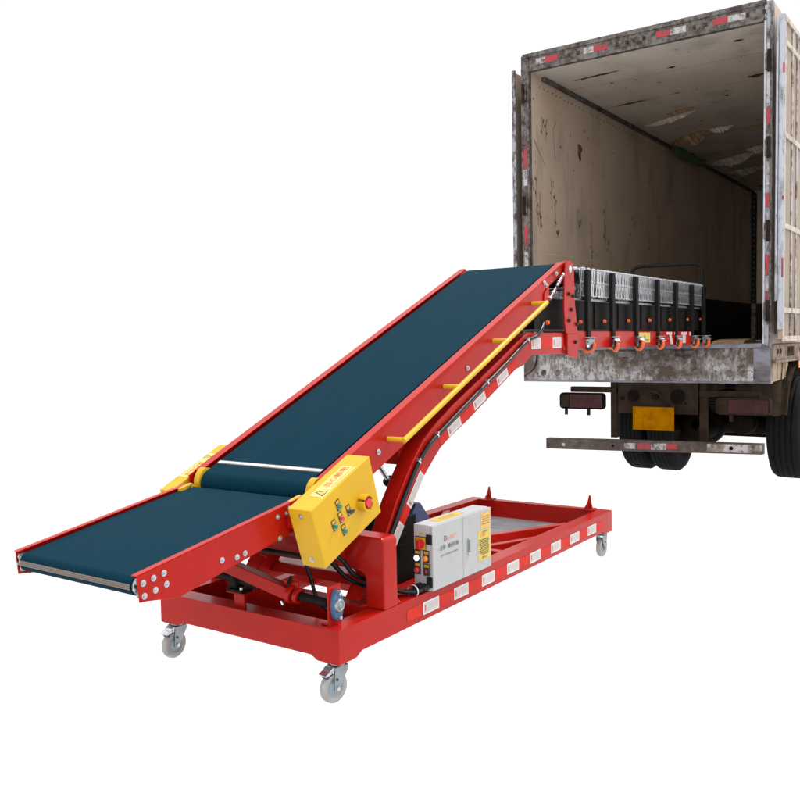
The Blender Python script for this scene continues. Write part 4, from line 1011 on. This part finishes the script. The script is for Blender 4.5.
def truck_wheel(yc, w=.125):
    f = MB()
    prof = [(-w*.75, .29), (-w*.98, .36), (-w, .43), (-w*.90, .478), (-w*.72, .497)]
    for g0 in (-.55, -.22, .12, .45): prof += [(w*g0-.018, .503), (w*g0-.004, .503), (w*g0-.003, .494), (w*g0+.006, .494), (w*g0+.007, .503)]
    prof += [(w*.72, .497), (w*.90, .478), (w, .43), (w*.98, .36), (w*.75, .29)]
    f.lathe((AX, yc, WR-.002), (0, 1, 0), prof, 'tyre', 56)
    wh = f.build('wheel', TR)
    f = MB(); f.lathe((AX, yc, WR-.002), (0, 1, 0), [(-w*.75, .295), (-w*.6, .27), (-w*.2, .26), (-w*.1, .12), (-w*.1, .001)], 'chassis', 28); f.lathe((AX, yc, WR-.002), (0, 1, 0), [(w*.75, .295), (w*.6, .27), (w*.2, .26), (w*.1, .12), (w*.1, .001)], 'chassis', 28)
    f.build('rim', wh)
for y, w in ((3.255, .125), (2.955, .125), (1.768, .15)): truck_wheel(y, w)
f = MB(); random.seed(4); vs = []; n = 22; mcol = 9
for i in range(n+1):
    t = R(160-125*i/n); 
    for j in range(mcol):
        y = 1.70+.30*j/(mcol-1); rr = .60+.012*math.sin(j*2.1+i*.9)+random.uniform(-.006, .006)
        x = AX+rr*math.cos(t); z = WR+.03+rr*math.sin(t)
        if i < 4: z = z-.02*(4-i)+.010*math.sin(j*1.7); x = x+.03*math.sin(j*1.3)
        vs.append((x, y, z))
f.add(vs, [(i*mcol+j, i*mcol+j+1, (i+1)*mcol+j+1, (i+1)*mcol+j) for i in range(n) for j in range(mcol-1)], 'cloth', True)
mg = f.build('mudguard', TR); md = mg.modifiers.new('thick', 'SOLIDIFY'); md.thickness = .012
f = MB(); vs = []; n = 9; mm = 12
for i in range(n+1):
    for j in range(mm):
        z = 1.27-.50*i/n; y = 1.695+.40*j/(mm-1); vs.append((8.46-.10*math.sin(i/n*1.4)+.018*math.sin(j*1.1+i*.5), y, z-.05*(j/(mm-1))**2*(i/n)+(.05*math.sin(j*.9) if i == n else 0)))
f.add(vs, [(i*mm+j, i*mm+j+1, (i+1)*mm+j+1, (i+1)*mm+j) for i in range(n) for j in range(mm-1)], 'cloth', True)
mg = f.build('mud_flap', TR); md = mg.modifiers.new('thick', 'SOLIDIFY'); md.thickness = .008

# loose board lying on the cargo floor
f = MB(); f.prism([(8.9, FZ-.0015), (9.5, FZ-.0015), (9.48, FZ+.02), (9.2, FZ+.045), (8.95, FZ+.03)], 2.15, 2.45, 'flapbrown')
bo = f.build('scrap_board', None, .003); bo['label'] = 'crumpled brown cardboard scrap on the dark cargo floor'; bo['category'] = 'cardboard'

# ================================================================== camera, light, world
fpx, pitch, yaw, roll = 873.386, .0645, .612, -.0198
cy, sy, cp, sp = math.cos(yaw), math.sin(yaw), math.cos(pitch), math.sin(pitch)
F = Vector((cp*cy, cp*sy, -sp)); Rr = Vector((sy, -cy, 0)); U = Rr.cross(F)
R2 = Rr*math.cos(roll)+U*math.sin(roll); U2 = -Rr*math.sin(roll)+U*math.cos(roll)
cam = bpy.data.cameras.new('camera'); co = bpy.data.objects.new('camera', cam); COL.objects.link(co)
cam.sensor_width = 36; cam.lens = fpx/800*36; cam.clip_end = 500; cam.clip_start = .05
mw = Matrix((R2, U2, -F)).transposed().to_4x4(); mw.translation = (0, 0, 1.4); co.matrix_world = mw
scene.camera = co

sd = bpy.data.lights.new('sun', 'SUN'); sd.energy = 3.0; sd.angle = R(4); sd.color = (1, .96, .90)
so = bpy.data.objects.new('sun', sd); COL.objects.link(so)
sunvec = Vector((.60, -.20, .95)).normalized()      # towards the sun
so.rotation_euler = sunvec.to_track_quat('Z', 'Y').to_euler(); so.location = (2, -2, 8)

w = bpy.data.worlds.new('World'); scene.world = w; w.use_nodes = True; nt = w.node_tree
bg = nt.nodes['Background']; tc = N(nt, 'ShaderNodeTexCoord'); sx = N(nt, 'ShaderNodeSeparateXYZ'); nt.links.new(tc.outputs['Generated'], sx.inputs[0])
mr = N(nt, 'ShaderNodeMapRange'); mr.inputs['From Min'].default_value = .40; mr.inputs['From Max'].default_value = 1.0
mr.inputs['To Min'].default_value = 1.08; mr.inputs['To Max'].default_value = 2.3
nt.links.new(sx.outputs['Z'], mr.inputs['Value']); side = N(nt, 'ShaderNodeMath', operation='MULTIPLY'); side.inputs[1].default_value = -.75; side.use_clamp = True
nt.links.new(sx.outputs['Y'], side.inputs[0]); tot = N(nt, 'ShaderNodeMath', operation='ADD')
ng = N(nt, 'ShaderNodeMath', operation='MULTIPLY'); ng.inputs[1].default_value = -1.0; ng.use_clamp = True; nt.links.new(sx.outputs['X'], ng.inputs[0])
pw = N(nt, 'ShaderNodeMath', operation='POWER'); pw.inputs[1].default_value = 30; nt.links.new(ng.outputs[0], pw.inputs[0])
lb_ = N(nt, 'ShaderNodeMath', operation='MULTIPLY_ADD'); lb_.inputs[1].default_value = 6.5; nt.links.new(pw.outputs[0], lb_.inputs[0]); nt.links.new(mr.outputs[0], lb_.inputs[2])
nt.links.new(lb_.outputs[0], tot.inputs[0]); nt.links.new(side.outputs[0], tot.inputs[1]); nt.links.new(tot.outputs[0], bg.inputs['Strength']); bg.inputs['Color'].default_value = (1, 1, 1, 1)

vs_ = scene.view_settings; vs_.view_transform = 'Standard'; vs_.look = 'None'; vs_.exposure = 0; vs_.gamma = 1
scene.cycles.max_bounces = 20; scene.cycles.diffuse_bounces = 18; scene.cycles.use_denoising = True
